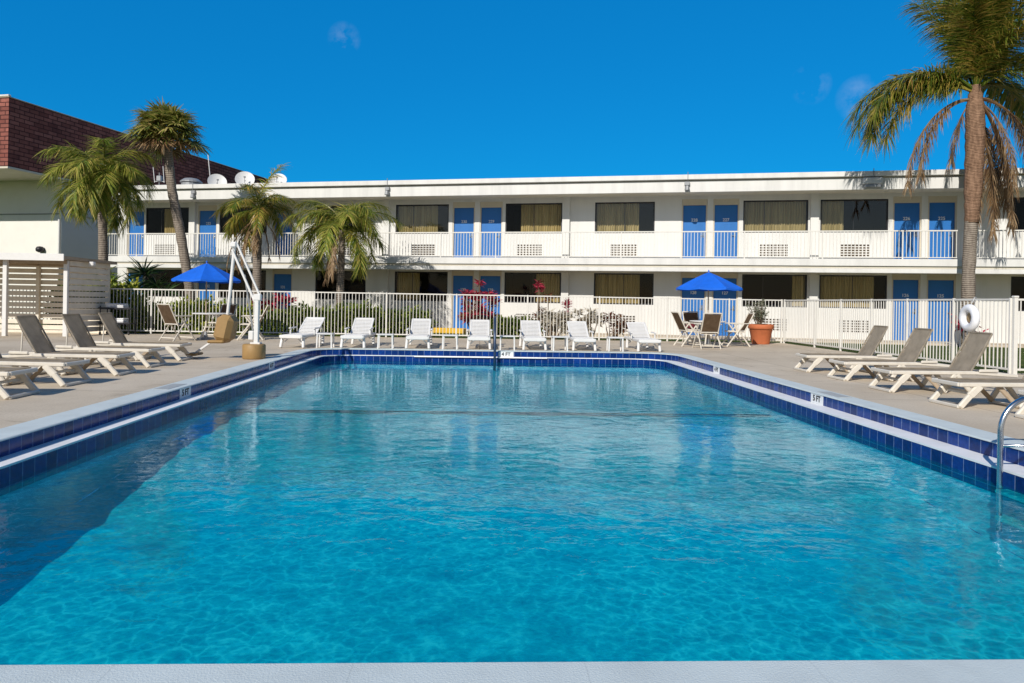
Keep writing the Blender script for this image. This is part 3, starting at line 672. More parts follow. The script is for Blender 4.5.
# flood lights on the fascia
for s, k in ((-3.76, 0), (7.47, 0), (13.51, 1), (-12.2, 0)):
    b = MB()
    if k: b.box(s-.30, s+.30, -.20, -.003, 5.33, 5.545, bev=.02)
    else: b.box(s-.09, s+.09, -.10, -.003, 5.40, 5.53, bev=.01)
    o = b.build('flood_light', M['trim'] if k else M['grey'], motel)
    l = MB()
    if k: l.box(s-.27, s+.27, -.215, -.02, 5.20, 5.327, bev=.03)
    else: l.lathe([(.03, .10), (.07, .08), (.09, -.06), (.075, -.075)], (s, -.10, 5.29), 14)
    l.build('lens', M['grey'], o)
    if not k or k:
        c_ = MB(); c_.tube([(s+.02, -.13, 5.55), (s+.02, -.13, 5.86)], .012, 6); c_.build('conduit', M['grey'], o)

# ------------------------------------------------------------------ brick building on the left (local axes parallel to the motel)
bb = empty('brick_building', tuple(fac(-19.2, .6)), -PHI, 'flat roofed cream building with deep maroon brick parapet at left', 'building')
OX, OY = -19.2, .6
def uvbox(mb, x0, x1, y0, y1, z0, z1):
    L = lambda p: p
    fcs = [((x0, y0, z0), (x1, y0, z0), (x1, y0, z1), (x0, y0, z1), 'x'), ((x1, y0, z0), (x1, y1, z0), (x1, y1, z1), (x1, y0, z1), 'y'), ((x0, y1, z0), (x0, y0, z0), (x0, y0, z1), (x0, y1, z1), 'y'), ((x1, y1, z0), (x0, y1, z0), (x0, y1, z1), (x1, y1, z1), 'x')]
    mb.uv = mb.uv or []
    for *q, ax in fcs:
        mb.quad(*q); mb.uv += [((p[0] if ax == 'x' else p[1]), p[2]) for p in q]
b = MB(); uvbox(b, -22, .16, -2.8, 40, 6.28, 9.03); b.build('brick_parapet', M['brick'], bb)
b = MB(); b.box(-22.02, .18, -2.82, 40.02, 9.03, 9.075, bev=.01); b.build('parapet_cap', M['timber'], bb)
b = MB(); b.box(-22.02, .17, -2.835, -2.70, 9.077, 9.15, bev=.01); b.build('front_coping', M['trim'], bb)
b = MB(); b.box(-22, .155, -2.795, 39.9, 6.20, 6.278); b.build('soffit', M['soffit'], bb)
b = MB(); b.quad((-22, 0, 0), (0, 0, 0), (0, 0, 6.198), (-22, 0, 6.198)); b.build('front_wall', M['greywall'], bb)
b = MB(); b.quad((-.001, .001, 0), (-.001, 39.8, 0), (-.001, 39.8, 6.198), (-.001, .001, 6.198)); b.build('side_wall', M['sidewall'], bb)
b = MB(); b.tube([(-.06, -.05, 0), (-.06, -.05, 4.5)], .045, 8); b.build('downpipe', M['white'], bb)
b = MB(); b.tube([(-22, -.03, 4.72), (-.1, -.03, 4.72)], .022, 6); b.tube([(.03, .1, 4.72), (.03, 12, 4.72)], .022, 6); b.build('conduit', M['grey'], bb)
b = MB(); b.lathe([(.03, .12), (.12, .10), (.17, 0), (.15, -.1), (.05, -.15)], (-.95, -.14, 3.16), 14); b.build('wall_lamp', M['black'], bb, True)

# ------------------------------------------------------------------ rooftop things on the motel
def dish(s, off, r, tilt, az, label):
    t = empty('satellite_dish', tuple(fac(s, off, 5.779)), az, label, 'satellite dish', 'satellite dishes on the motel roof')
    m = Matrix.Translation((0, 0, 1.02)) @ Matrix.Rotation(tilt, 4, 'X')
    mb = MB(); n_ = 24; rings = 6; base = 0
    for i in range(rings+1):
        rr = r*i/rings
        for k in range(n_):
            a = 2*math.pi*k/n_; mb.v.append(tuple(m @ Vector((rr*math.cos(a), rr*math.sin(a)*1.05, .30*rr*rr/r))))
    for i in range(rings):
        for k in range(n_): mb.f.append((i*n_+k, i*n_+(k+1) % n_, (i+1)*n_+(k+1) % n_, (i+1)*n_+k))
    mb.build('reflector', M['dish'], t, True)
    a = MB(); a.tube([m @ Vector((0, -r*.9, .25*r)), m @ Vector((0, -r*.15, .75*r))], .014, 6); a.tube([m @ Vector((0, -r*.15, .72*r)), m @ Vector((0, -.02, .82*r))], .05, 8); a.build('feed_arm', M['grey'], t)
    q = MB(); q.tube([(0, .12, 0), (0, .12, 1.05)], .035, 8); q.box(-.2, .2, -.08, .32, 0, .04); q.tube([(0, .12, 1.0), tuple(m @ Vector((0, 0, .02)))], .03, 6); q.build('mast', M['grey'], t)
dish(-14.94, 5.5, .45, R(62), R(25), 'white satellite dish beside a thin leaning antenna mast on roof')
dish(-13.09, 5.0, .45, R(60), R(15), 'white satellite dish in the middle of the three on the roof')
dish(-11.63, 5.5, .43, R(55), R(5), 'white satellite dish farthest along the roof from the brick parapet')
t = empty('antenna_mast', tuple(fac(-15.5, 6, 5.779)), 0, 'thin leaning metal antenna mast behind a dish on the roof', 'antenna')
b = MB(); b.tube([(0, 0, 0), (-.28, 0, 2.55)], .02, 6); b.build('mast', M['dish'], t)
b = MB(); b.box(-.12, .12, -.12, .12, 0, .03); b.build('base', M['grey'], t)
t = empty('television_antenna', tuple(fac(-15.75, 2.4, 5.779)), 0, 'small forked television antenna standing near the roof end', 'antenna')
b = MB(); b.tube([(0, 0, 0), (0, 0, 1.0)], .02, 6); b.build('mast', M['grey'], t)
b = MB(); b.tube([(-.2, 0, .55), (-.28, 0, 1.25)], .015, 6); b.tube([(.22, 0, .55), (.16, 0, 1.3)], .015, 6); b.tube([(-.22, 0, .6), (.24, 0, .6)], .015, 6); b.build('rods', M['dish'], t)
b = MB(); b.box(-.1, .12, -.1, .1, .6, .86, bev=.03); b.build('junction_box', M['grey'], t)
t = empty('roof_vent', tuple(fac(-14.4, 2.8, 5.779)), 0, 'low grey domed ventilator on the roof between antenna and dish', 'roof vent')
b = MB(); b.lathe([(.42, 0), (.42, .55), (.36, .57)], n=18); b.build('curb', M['grey'], t)
b = MB(); b.lathe([(.47, .58), (.47, .64), (.30, .76), (.08, .80)], n=18); b.build('hood', M['grey'], t)

# ------------------------------------------------------------------ fences
def fence(pts, label, top=1.40, step=.105, big=False):
    t = empty('fence', (pts[0][0], pts[0][1], 0), 0, label, 'fence', 'white picket pool fences')
    o0 = Vector((pts[0][0], pts[0][1], 0))
    for i, (p, q) in enumerate(zip(pts, pts[1:])):
        p = Vector((*p, 0))-o0; q = Vector((*q, 0))-o0; dv = (q-p); L = dv.length; dv.normalize()
        m = Matrix(((dv.x, -dv.y, 0, p.x), (dv.y, dv.x, 0, p.y), (0, 0, 1, 0), (0, 0, 0, 1)))
        mb = MB(); n_ = max(2, round(L/step))
        for k in range(1, n_):
            x = L*k/n_; mb.box(x-.008, x+.008, -.008, .008, .07, top-.03, m)
        mb.box(.03, L-.03, -.017, .017, top-.035, top, m); mb.box(.03, L-.03, -.017, .017, .08, .115, m)
        mb.build('picket_panel', M['metalwhite'], t)
    for i, p in enumerate(pts):
        p = Vector((*p, 0))-o0; b = MB(); pw = .024 if not big else .036; b.box(p.x-pw, p.x+pw, p.y-pw, p.y+pw, .0, top+.01, bev=.006)
        if big: b.box(p.x-.045, p.x+.045, p.y-.045, p.y+.045, top+.011, top+.05, bev=.01)
        b.build('post', M['metalwhite'], t)
    return t
fence([(x, 22.62) for x in (-16.8, -14.6, -12.4, -10.2, -7.7, -5.2, -2.95, -.75, 1.5, 3.8, 6.0, 8.0, 9.72)], 'long white picket fence across the far side of the deck')
fence([(9.76, y) for y in (22.5, 20.4, 18.9, 17.4, 15.9, 14.3, 12.72)], 'white picket fence running along behind the right hand loungers')
fence([(x, 12.66) for x in (9.80, 11.9, 14.0, 16.2)], 'short white picket fence turning away at the right edge', big=True)

# life ring on the side fence
lr = empty('life_ring', (9.62, 13.52, 1.02), -.05, 'white life ring hanging on fence behind the sling loungers', 'life ring')
b = MB(); n1, n2 = 32, 14
for i in range(n1):
    a = 2*math.pi*i/n1
    for k in range(n2):
        c_ = 2*math.pi*k/n2; rr = .19+.08*math.cos(c_)
        b.v.append((-.075+.08*math.sin(c_)*.9, rr*math.cos(a), rr*math.sin(a)))
for i in range(n1):
    for k in range(n2): b.f.append((i*n2+k, ((i+1) % n1)*n2+k, ((i+1) % n1)*n2+(k+1) % n2, i*n2+(k+1) % n2))
b.build('ring', M['ring'], lr, True)
b = MB(); b.lathe([(.085, -.0), (.092, .05), (.06, .06)], n=18)
for i, v in enumerate(b.v): b.v[i] = (-.02-v[2], v[0], v[1])
b.build('rope_coil', M['rope'], lr, True)
b = MB(); b.tube([(-.02, 0, .3), (.02, 0, .40)], .012, 6); b.tube([(.02, 0, .40), (.06, 0, .40)], .012, 6); b.build('hook', M['grey'], lr)

# ------------------------------------------------------------------ sling loungers (local +x points from the foot end to the head end)
def sling_lounger():
    t = empty('sling_lounger', (0, 0, 0))
    f = MB(); hw = .26
    for s in (-1, 1):
        f.bar((.10, s*hw, .335), (1.30, s*hw, .345), .05, .062, bev=.012); f.bar((1.28, s*hw, .345), (1.92, s*hw, .30), .05, .055, bev=.012)
    f.bar((.11, -hw, .335), (.11, hw, .335), .05, .06, bev=.012); f.bar((1.90, -hw, .302), (1.90, hw, .302), .05, .05, bev=.012); f.bar((1.28, -hw, .33), (1.28, hw, .33), .04, .04)
    f.build('frame', M['bone'], t)
    for s in (-1, 1):
        l = MB(); l.bar((.36, s*hw, .325), (.22, s*(hw+.012), .17), .05, .10, (1, 0, 0), .016); l.bar((.235, s*(hw+.012), .19), (.10, s*(hw+.015), .012), .05, .075, (1, 0, 0), .014); l.build('leg', M['bone'], t)
        l = MB(); l.bar((1.02, s*hw, .325), (.85, s*(hw+.01), .012), .05, .07, (1, 0, 0), .014); l.bar((1.04, s*hw, .32), (1.25, s*(hw+.01), .012), .05, .07, (1, 0, 0), .014); l.build('leg', M['bone'], t)
        l = MB(); l.bar((.62, s*(hw-.05), .31), (.86, s*(hw-.05), .03), .03, .06, (1, 0, 0), .01); l.build('brace', M['timber'], t)
    for x, z, ww in ((.095, .025, .048), (.86, .025, .042), (1.25, .025, .042), (.30, .20, .04)):
        c_ = MB(); c_.bar((x, -hw-.02, z), (x, hw+.02, z), ww, ww, bev=.01); c_.build('crossbar', M['bone'], t)
    s_ = MB(); n_ = 14; hw2 = .235
    for i in range(n_):
        x0 = .16+(1.26-.16)*i/n_; x1 = .16+(1.26-.16)*(i+1)/n_
        z = lambda x: .372-.018*math.sin((x-.16)/1.10*math.pi)
        s_.quad((x0, -hw2, z(x0)), (x1, -hw2, z(x1)), (x1, hw2, z(x1)), (x0, hw2, z(x0))); s_.quad((x0, hw2, z(x0)-.008), (x1, hw2, z(x1)-.008), (x1, -hw2, z(x1)-.008), (x0, -hw2, z(x0)-.008))
    s_.quad((.16, -hw2, .364), (.16, -hw2, .372), (.16, hw2, .372), (.16, hw2, .364))
    for s in (-1, 1): s_.bar((.16, s*hw2, .366), (1.26, s*hw2, .366), .018, .02, bev=.004)
    s_.build('seat_sling', M['sling'], t, False)
    ang = R(61); L = .62; bx, bz = 1.26, .365
    P = lambda u, y, o=0: (bx+u*math.cos(ang)-o*math.sin(ang), y, bz+u*math.sin(ang)+o*math.cos(ang))
    b_ = MB(); n_ = 8
    for i in range(n_):
        u0, u1 = L*i/n_, L*(i+1)/n_; sg = lambda u: -.02*math.sin(u/L*math.pi)
        b_.quad(P(u0, -hw2, sg(u0)), P(u1, -hw2, sg(u1)), P(u1, hw2, sg(u1)), P(u0, hw2, sg(u0))); b_.quad(P(u0, hw2, sg(u0)-.008), P(u1, hw2, sg(u1)-.008), P(u1, -hw2, sg(u1)-.008), P(u0, -hw2, sg(u0)-.008))
    for s in (-1, 1): b_.bar(P(0, s*hw2), P(L, s*hw2), .02, .024, bev=.005)
    b_.bar(P(L, -hw2), P(L, hw2), .026, .026, bev=.008)
    b_.build('backrest', M['sling'], t)
    for s in (-1, 1):
        q = MB(); q.bar(P(.42, s*.2, -.02), (1.50, s*.2, .31), .02, .02); q.build('prop', M['bone'], t)
        a_ = MB(); a_.bar((1.34, s*(hw+.03), .38), (1.62, s*(hw+.03), .385), .035, .05, bev=.014); a_.build('hinge_cover', M['bone'], t)
    return t
proto = sling_lounger()
for ch in proto.children:      # low slung resin frame
    for v in ch.data.vertices: v.co.z = v.co.z*.84 if v.co.z < .375 else v.co.z-.06
G1 = 'taupe sling loungers along the left side'; G2 = 'taupe sling loungers along the right side'
LS = [(-5.14, 8.45, math.pi+.02, 'taupe sling lounger at the left frame edge, only its foot end showing', G1), (-5.16, 9.62, math.pi-.01, 'taupe sling lounger with its backrest cut off by the left frame edge', G1),
      (-5.18, 10.95, math.pi+.01, 'taupe sling lounger whose raised backrest is nearest the left frame edge', G1), (-5.28, 12.22, math.pi-.02, 'taupe sling lounger second from the pool lift on the left', G1), (-5.33, 13.52, math.pi+.015, 'taupe sling lounger closest to the pool lift and towel cart', G1),
      (5.84, 12.92, -.01, 'taupe sling lounger farthest from the ladder on the right', G2), (5.81, 11.5, .015, 'taupe sling lounger second from the terracotta pot on the right', G2), (5.67, 10.02, -.02, 'taupe sling lounger with the life ring just above its backrest', G2),
      (5.66, 8.54, .01, 'taupe sling lounger with its backrest cut off by the right frame edge', G2), (5.83, 7.35, -.01, 'taupe sling lounger beside the steel pool ladder, mostly out of frame', G2)]
for i, (x, y, rz, lb, gp) in enumerate(LS):
    o = proto if i == 0 else copy_tree(proto)
    o.location = (x+rng.uniform(-.03, .03), y, 0); o.rotation_euler.z = rz+rng.uniform(-.03, .03); tag(o, lb, 'sun lounger', gp)

# ------------------------------------------------------------------ white slatted loungers (local +y points to the head end)
def slat_lounger():
    t = empty('slatted_lounger', (0, 0, 0)); hw = .255
    f = MB()
    for s in (-1, 1):
        f.bar((s*hw, 0.0, .27), (s*hw, 1.9, .27), .05, .07, bev=.014)
    f.bar((-hw, .02, .265), (hw, .02, .265), .05, .08, bev=.014); f.bar((-hw, 1.86, .27), (hw, 1.86, .27), .05, .06, bev=.012)
    f.build('frame', M['white'], t)
    for s in (-1, 1):
        for y in (.16, 1.55):
            l = MB(); l.bar((s*hw, y, .25), (s*(hw+.02), y-.06, .0), .06, .08, (0, 1, 0), .016); l.bar((s*(hw-.03), y+.02, .12), (s*(hw-.16), y+.02, .24), .03, .03); l.build('leg', M['white'], t)
    s_ = MB()
    for k in range(13):
        y = .07+k*.078; s_.box(-hw+.03, hw-.03, y, y+.055, .292, .312, bev=.005)
    s_.build('seat_slats', M['white'], t)
    b_ = MB(); ang = R(31); L = .72; P = lambda u, x, o=0: (x, 1.08+u*math.cos(ang)-o*math.sin(ang), .30+u*math.sin(ang)+o*math.cos(ang))
    for k in range(10):
        u = .03+k*.066; b_.bar(P(u+.027, -hw+.03), P(u+.027, hw-.03), .042, .018, P(0, 0, 1) and (0, -math.sin(ang), math.cos(ang)), .004)
    for s in (-1, 1): b_.bar(P(0, s*(hw-.02)), P(L, s*(hw-.02)), .045, .03, bev=.008)
    b_.bar(P(L, -hw), P(L, hw), .06, .03, (0, -math.sin(ang), math.cos(ang)), .01)
    b_.build('backrest', M['white'], t)
    for s in (-1, 1):
        a = MB(); a.bar((s*(hw+.05), .78, .28), (s*(hw+.05), .80, .43), .03, .06, (0, 1, 0), .01); a.bar((s*(hw+.05), .72, .44), (s*(hw+.05), 1.18, .45), .055, .03, bev=.01); a.build('armrest', M['white'], t)
    for s in (-1, 1): q = MB(); q.bar(P(.5, s*.2, -.02), (s*.2, 1.72, .28), .025, .025); q.build('prop', M['white'], t)
    return t
ps = slat_lounger()
WL = [(-4.45, 17.0, 'white slatted lounger nearest the pool lift, first in the far row'), (-3.05, 17.2, 'white slatted lounger second in the far row, between two low tables by the hedge'), (-1.50, 17.28, 'white slatted lounger in front of the yellow kerb, third from the pool lift'),
      (-.02, 17.40, 'white slatted lounger beside the dark step handrail, under the red plant'), (1.35, 17.38, 'white slatted lounger just right of the 4 FT marker and its low table'), (2.58, 17.4, 'white slatted lounger before the pale shrub, second from the umbrella table'), (4.20, 17.42, 'white slatted lounger last in the far row, nearest the right umbrella table')]
for i, (x, y, lb) in enumerate(WL):
    o = ps if i == 0 else copy_tree(ps)
    o.location = (x, y,   .0068 if y < 17.38 else 0); o.rotation_euler.z = rng.uniform(-.03, .03) - (.10 if i == 0 else 0); tag(o, lb, 'sun lounger', 'white slatted loungers along the far pool edge')
def low_table():
    t = empty('side_table', (0, 0, 0)); b = MB(); b.box(-.19, .19, -.19, .19, .325, .355, bev=.01); b.build('table_top', M['white'], t)
    for sx in (-1, 1):
        for sy in (-1, 1):
            b = MB(); b.bar((sx*.165, sy*.165, .325), (sx*.172, sy*.172, 0), .035, .035); b.build('leg', M['white'], t)
    return t
pt = low_table()
TL = [(-3.72, 17.4, 'between the first and second white loungers'), (-2.28, 17.45, 'between the second and third white loungers'), (-.72, 17.5, 'left of the lounger under the red plant'), (.68, 17.5, 'right above the 4 FT marker'), (1.97, 17.55, 'between the fifth and sixth white loungers'), (3.36, 17.6, 'left of the last white lounger')]
for i, (x, y, lb) in enumerate(TL):
    o = pt if i == 0 else copy_tree(pt)
    o.location = (x, y, 0); o.rotation_euler.z = rng.uniform(-.06, .06); tag(o, 'small square white table ' + lb, 'side table', 'low white tables between the loungers')

# ------------------------------------------------------------------ umbrella tables
def umbrella(loc, label, rim=1.66, apex=2.10, r=.98):
    t = empty('patio_umbrella', loc, .2, label, 'umbrella', 'blue patio umbrellas')
    b = MB(); n_ = 8; sub = 6; rows = 6
    P = []
    for i in range(rows+1):
        q = i/rows
        for k in range(n_*sub):
            a = 2*math.pi*k/(n_*sub); w_ = (k % sub)/sub; sag = math.sin(w_*math.pi)
            rad = r*q*(1-.075*sag*1.0)*1.0
            z = apex-(apex-rim)*(q**1.12)-.05*sag*q*(1-.5*q)
            P.append((rad*math.cos(a), rad*math.sin(a), z))
    K = n_*sub
    for k in range(K):   # short valance
        a = 2*math.pi*k/K; x, y, z = P[rows*K+k]; P.append((x*1.005, y*1.005, z-.055))
    b.v = P
    for i in range(rows+1):
        for k in range(K): b.f.append((i*K+k, (i+1)*K+k, (i+1)*K+(k+1) % K, i*K+(k+1) % K))
    b.build('canopy', M['blue_canvas'], t)
    p = MB(); p.tube([(0, 0, .04), (0, 0, apex+.03)], .019, 10); p.build('pole', M['timber'], t)
    p = MB(); p.lathe([(.018, 0), (.025, .02), (.012, .06), (.004, .07)], (0, 0, apex+.0), 10); p.build('finial', M['blue_canvas'], t)
    p = MB()
    for k in range(8):
        a = 2*math.pi*k/8; p.tube([(.02*math.cos(a), .02*math.sin(a), apex-.03), (r*.97*math.cos(a), r*.97*math.sin(a), rim-.005)], .008, 5)
        p.tube([(.02*math.cos(a), .02*math.sin(a), apex-.48), (r*.5*math.cos(a), r*.5*math.sin(a), (apex+rim)/2-.005)], .007, 5)
    p.build('ribs', M['grey'], t)
    p = MB(); p.lathe([(.23, 0), (.23, .04), (.06, .07), (.03, .22)], n=20); p.build('base', M['grey'], t)
    return t
def table(loc, label, r=.52):
    t = empty('round_table', loc, .3, label, 'table', 'round patio tables'); H = .70
    b = MB(); b.lathe([(r*.96, H), (r, H+.008), (r, H+.026), (r*.96, H+.034)], n=32); b.build('table_top', M['white'], t)
    for k in range(4):
        a = math.pi/4+k*math.pi/2; ca, sa = math.cos(a), math.sin(a)
        b = MB(); b.tube([(r*.35*ca, r*.35*sa, H), (r*.42*ca, r*.42*sa, .35), (r*.8*ca, r*.8*sa, 0.0)], .022, 8); b.build('leg', M['bone'], t)
    b = MB(); 
    for k in range(24):
        a = 2*math.pi*k/24; a2 = 2*math.pi*(k+1)/24; b.bar((r*.42*math.cos(a), r*.42*math.sin(a), .35), (r*.42*math.cos(a2), r*.42*math.sin(a2), .35), .02, .02, bev=.002)
    b.build('brace_ring', M['bone'], t)
    return t
def chair():   # local +y is the direction the sitter faces
    t = empty('folding_chair', (0, 0, 0)); hw = .25
    s = MB()
    for i in range(6):
        y0, y1 = -.20+.42*i/6, -.20+.42*(i+1)/6; z = lambda y: .43-.015*math.sin((y+.2)/.42*math.pi)+.02*(y+.2)
        s.quad((-hw+.02, y0, z(y0)), (hw-.02, y0, z(y0)), (hw-.02, y1, z(y1)), (-hw+.02, y1, z(y1))); s.quad((-hw+.02, y1, z(y1)-.008), (hw-.02, y1, z(y1)-.008), (hw-.02, y0, z(y0)-.008), (-hw+.02, y0, z(y0)-.008))
    s.build('seat', M['brownsling'], t)
    b = MB(); P = lambda u, x: (x, -.20-u*.26, .44+u*.52)
    for i in range(5):
        u0, u1 = .06+.92*i/5, .06+.92*(i+1)/5
        p = [P(u0, -hw+.03), P(u0, hw-.03), P(u1, hw-.03), P(u1, -hw+.03)]; b.quad(*p); b.quad(*[(x, y-.008, z-.003) for x, y, z in p[::-1]])
    b.build('back_sling', M['brownsling'], t)
    f = MB()
    for sx in (-1, 1):
        f.bar(P(-.04, sx*(hw-.015)), P(1.03, sx*(hw-.015)), .034, .03, (0, -1, 0), .009)
        f.bar((sx*(hw-.01), -.22, .42), (sx*(hw-.01), .24, .44), .03, .035, bev=.009)
    f.bar(P(1.02, -hw+.02), P(1.02, hw-.02), .035, .03, bev=.008); f.bar(P(.02, -hw+.02), P(.02, hw-.02), .03, .03, bev=.006); f.bar((-hw, .235, .435), (hw, .235, .435), .03, .03)
    f.build('frame', M['bone'], t)
    for sx in (-1, 1):
        l = MB(); l.bar((sx*(hw+.015), .12, .66), (sx*(hw+.015), -.36, .0), .026, .042, (0, 1, 0), .01); l.build('rear_leg', M['bone'], t)
        l = MB(); l.bar((sx*(hw+.04), -.16, .66), (sx*(hw+.04), .32, .0), .026, .042, (0, 1, 0), .01); l.build('front_leg', M['bone'], t)
        a = MB(); a.bar((sx*(hw+.028), -.30, .67), (sx*(hw+.028), .22, .665), .05, .028, bev=.01); a.build('armrest', M['bone'], t)
    for y in (-.30, .27): c_ = MB(); c_.bar((-hw, y, .09), (hw, y, .09), .025, .03); c_.build('stretcher', M['bone'], t)
    return t
pc = chair()
CH = [(6.02, 20.25, -math.pi/2+.15, 'folding sling chair at left of the right umbrella table, facing it'), (6.17, 19.15, .02, 'folding sling chair turned back to the pool at the right umbrella table'), (7.42, 20.45, math.pi/2-.05, 'folding sling chair between the right umbrella table and terracotta pot'), (6.55, 21.55, math.pi, 'folding sling chair on the far side of the right umbrella table'),
      (-8.0, 19.3, -.5, 'folding sling chair left of the left umbrella table, beside the sling loungers'), (-6.42, 20.3, math.pi/2+.2, 'folding sling chair behind the pool lift seat at the left umbrella table'), (-7.6, 21.3, math.pi-.2, 'folding sling chair at the left umbrella table nearest the fence')]
for i, (x, y, rz, lb) in enumerate(CH):
    o = pc if i == 0 else copy_tree(pc)
    o.location = (x, y, 0); o.rotation_euler.z = rz; tag(o, lb, 'chair', 'folding sling chairs around the umbrella tables')
table((6.58, 20.35, 0), 'round white patio table under the right blue umbrella')
table((-7.45, 20.2, 0), 'round white patio table under the left blue umbrella')
umbrella((6.58, 20.35, 0), 'open blue patio umbrella near the terracotta pot', 1.68, 2.14, .96)
umbrella((-7.62, 20.2, 0), 'open blue patio umbrella near the white pool lift', 1.66, 2.12, .90)
t = empty('cloth_bundle', (6.42, 21.45, .455), .4, 'dark burgundy bundle lying on a chair seat at right table', 'bundle')
b = MB(); b.lathe([(.10, 0), (.15, .03), (.16, .09), (.11, .16), (.04, .18)], n=14)
b.v = [(x*(1+.2*math.sin(i*2.1)), y*(1+.2*math.cos(i*1.7)), z) for i, (x, y, z) in enumerate(b.v)]
b.build('cloth', M['burgundy'], t, True)

# ------------------------------------------------------------------ terracotta pot and shrub
t = empty('terracotta_pot', (8.78, 21.95, 0), 0, 'big round terracotta planter standing on deck by the far fence corner', 'planter')
b = MB(); b.lathe([(.26, 0), (.265, .02), (.335, .40), (.345, .41), (.345, .47), (.375, .475), (.385, .485), (.385, .60), (.375, .615), (.335, .615), (.325, .55)], n=36); b.build('pot', M['terracotta'], t, True)
b = MB(); b.lathe([(.325, .545), (.10, .57)], n=24); b.build('soil', M['soil'], t)

# ------------------------------------------------------------------ vegetation
def leafquad(V, F, p, dirv, L, wd, rg_, bend=.25, segs=2):
    dirv = Vector(dirv).normalized(); p = Vector(p)
    sd = dirv.cross(Vector((rg_.uniform(-1, 1), rg_.uniform(-1, 1), rg_.uniform(-.3, 1)))); 
    if sd.length < 1e-3: sd = Vector((1, 0, 0))
    sd.normalize(); n = len(V); dn = dirv.copy(); q = p.copy()
    prof_ = [(.35, 0), (1, .45), (.08, 1)] if segs == 2 else [(.3, 0), (1, .3), (.7, .65), (.05, 1)]
    last = 0
    for wf, tt in prof_:
        q = q+dn*(L*(tt-last)); last = tt
        V.append(tuple(q-sd*wd*wf*.5)); V.append(tuple(q+sd*wd*wf*.5))
        dn = (dn+Vector((0, 0, -bend))).normalized()
    for i in range(len(prof_)-1): F.append((n+2*i, n+2*i+1, n+2*i+3, n+2*i+2))

def frond(V, F, RV, base, az, e0, e1, L, leaf, n, rg_, plum=.5, droop=.6, curve=1.0, start=.16, lw=.028):
    """one pinnate frond: rachis (into RV) and hanging leaflets"""
    p = Vector(base); pts = [p.copy()]; K = 16; tan = []
    for i in range(K):
        tt = (i+.5)/K; e = e0+(e1-e0)*(tt**curve); a = az+.12*math.sin(tt*2.2+az*3)
        dv = Vector((math.cos(e)*math.cos(a), math.cos(e)*math.sin(a), math.sin(e))); tan.append(dv); p = p+dv*(L/K); pts.append(p.copy())
    RV.tube(pts, [.030*(1-.85*i/K)*(L/2.8)+.004 for i in range(K+1)], 5)
    for i in range(n):
        tt = start+(1-start)*(i+rg_.random())/n; x = tt*K; j = min(int(x), K-1); q = pts[j].lerp(pts[j+1], x-j); T = tan[j]
        S_ = T.cross(Vector((0, 0, 1))); 
        if S_.length < .05: S_ = Vector((1, 0, 0))
        S_.normalize(); U = S_.cross(T)
        u = (tt-start)/(1-start); ll = leaf*(.55+.75*math.sin(min(1, u*1.05+.12)*math.pi*.86)**.8)*rg_.uniform(.8, 1.12)
        for s in (-1, 1):
            b_ = rg_.uniform(-plum, plum*.9); a_ = R(rg_.uniform(42, 68)-18*u)
            dv = T*math.cos(a_)+(S_*s*math.cos(b_)+U*math.sin(b_))*math.sin(a_)
            dv = (dv+Vector((0, 0, -droop*.35))).normalized()
            n0 = len(V); sd = dv.cross(U+S_*rg_.uniform(-.6, .6)); sd.normalize(); r0 = q; wds = (lw*.5, lw, lw*.55, .002)
            for kk, wv in enumerate(wds):
                V.append(tuple(r0-sd*wv*.5)); V.append(tuple(r0+sd*wv*.5)); r0 = r0+dv*(ll/3); dv = (dv+Vector((0, 0, -droop*rg_.uniform(.3, .6)))).normalized()
            for kk in range(3): F.append((n0+2*kk, n0+2*kk+1, n0+2*kk+3, n0+2*kk+2))

def mesh_from(V, F, name, mat, parent):
    b = MB(); b.v = V; b.f = F; return b.build(name, mat, parent)

def trunk_mesh(t, pts, rs, mat, name='trunk', n=12):
    b = MB(); P = []; RR = []
    for i in range(len(pts)-1):
        for k in range(8):
            q = k/8; P.append(Vector(pts[i]).lerp(Vector(pts[i+1]), q)); RR.append((rs[i]+(rs[i+1]-rs[i])*q)*(1+.05*math.sin(17*(i+q)+i)+rng.uniform(-.03, .03)))
    P.append(Vector(pts[-1])); RR.append(rs[-1]); b.tube(P, RR, n); return b.build(name, mat, t, True)

def queen_palm(loc, pts, rs, fronds, dead, leaf, label, mat='leaf_queen', seed=1, npf=75, lw=.028, upper=None, droop=.6):
    rg_ = random.Random(seed)
    t = empty('palm_tree', loc, 0, label, 'palm tree', 'palm trees around the pool')
    trunk_mesh(t, pts, rs, M['bark_grey'])
    if upper:
        trunk_mesh(t, upper[0], upper[1], M['bark_brown'], 'leaf_base_sheath')
    top = Vector(pts[-1]); V, F = [], []; RV = MB()
    for az, e0, e1, L in fronds:
        frond(V, F, RV, top+Vector((rg_.uniform(-.05, .05), rg_.uniform(-.05, .05), rg_.uniform(-.1, .15))), R(az), R(e0), R(e1), L, leaf, npf, rg_, .75, droop, 1.0, .14, lw)
    cr_ = mesh_from(V, F, 'crown', M[mat], t); RV.build('frond_stems', M['leaf_olive'], cr_)
    if dead:
        V, F = [], []; RV = MB()
        for az, e0, e1, L in dead:
            frond(V, F, RV, top+Vector((rg_.uniform(-.1, .1), rg_.uniform(-.1, .1), -.25)), R(az), R(e0), R(e1), L, leaf*.62, int(npf*.55), rg_, .5, 1.5, .45, .25, lw*.8)
        dd_ = mesh_from(V, F, 'dead_fronds', M['leaf_dead'], t); RV.build('dead_stems', M['leaf_dead'], dd_)
    return t
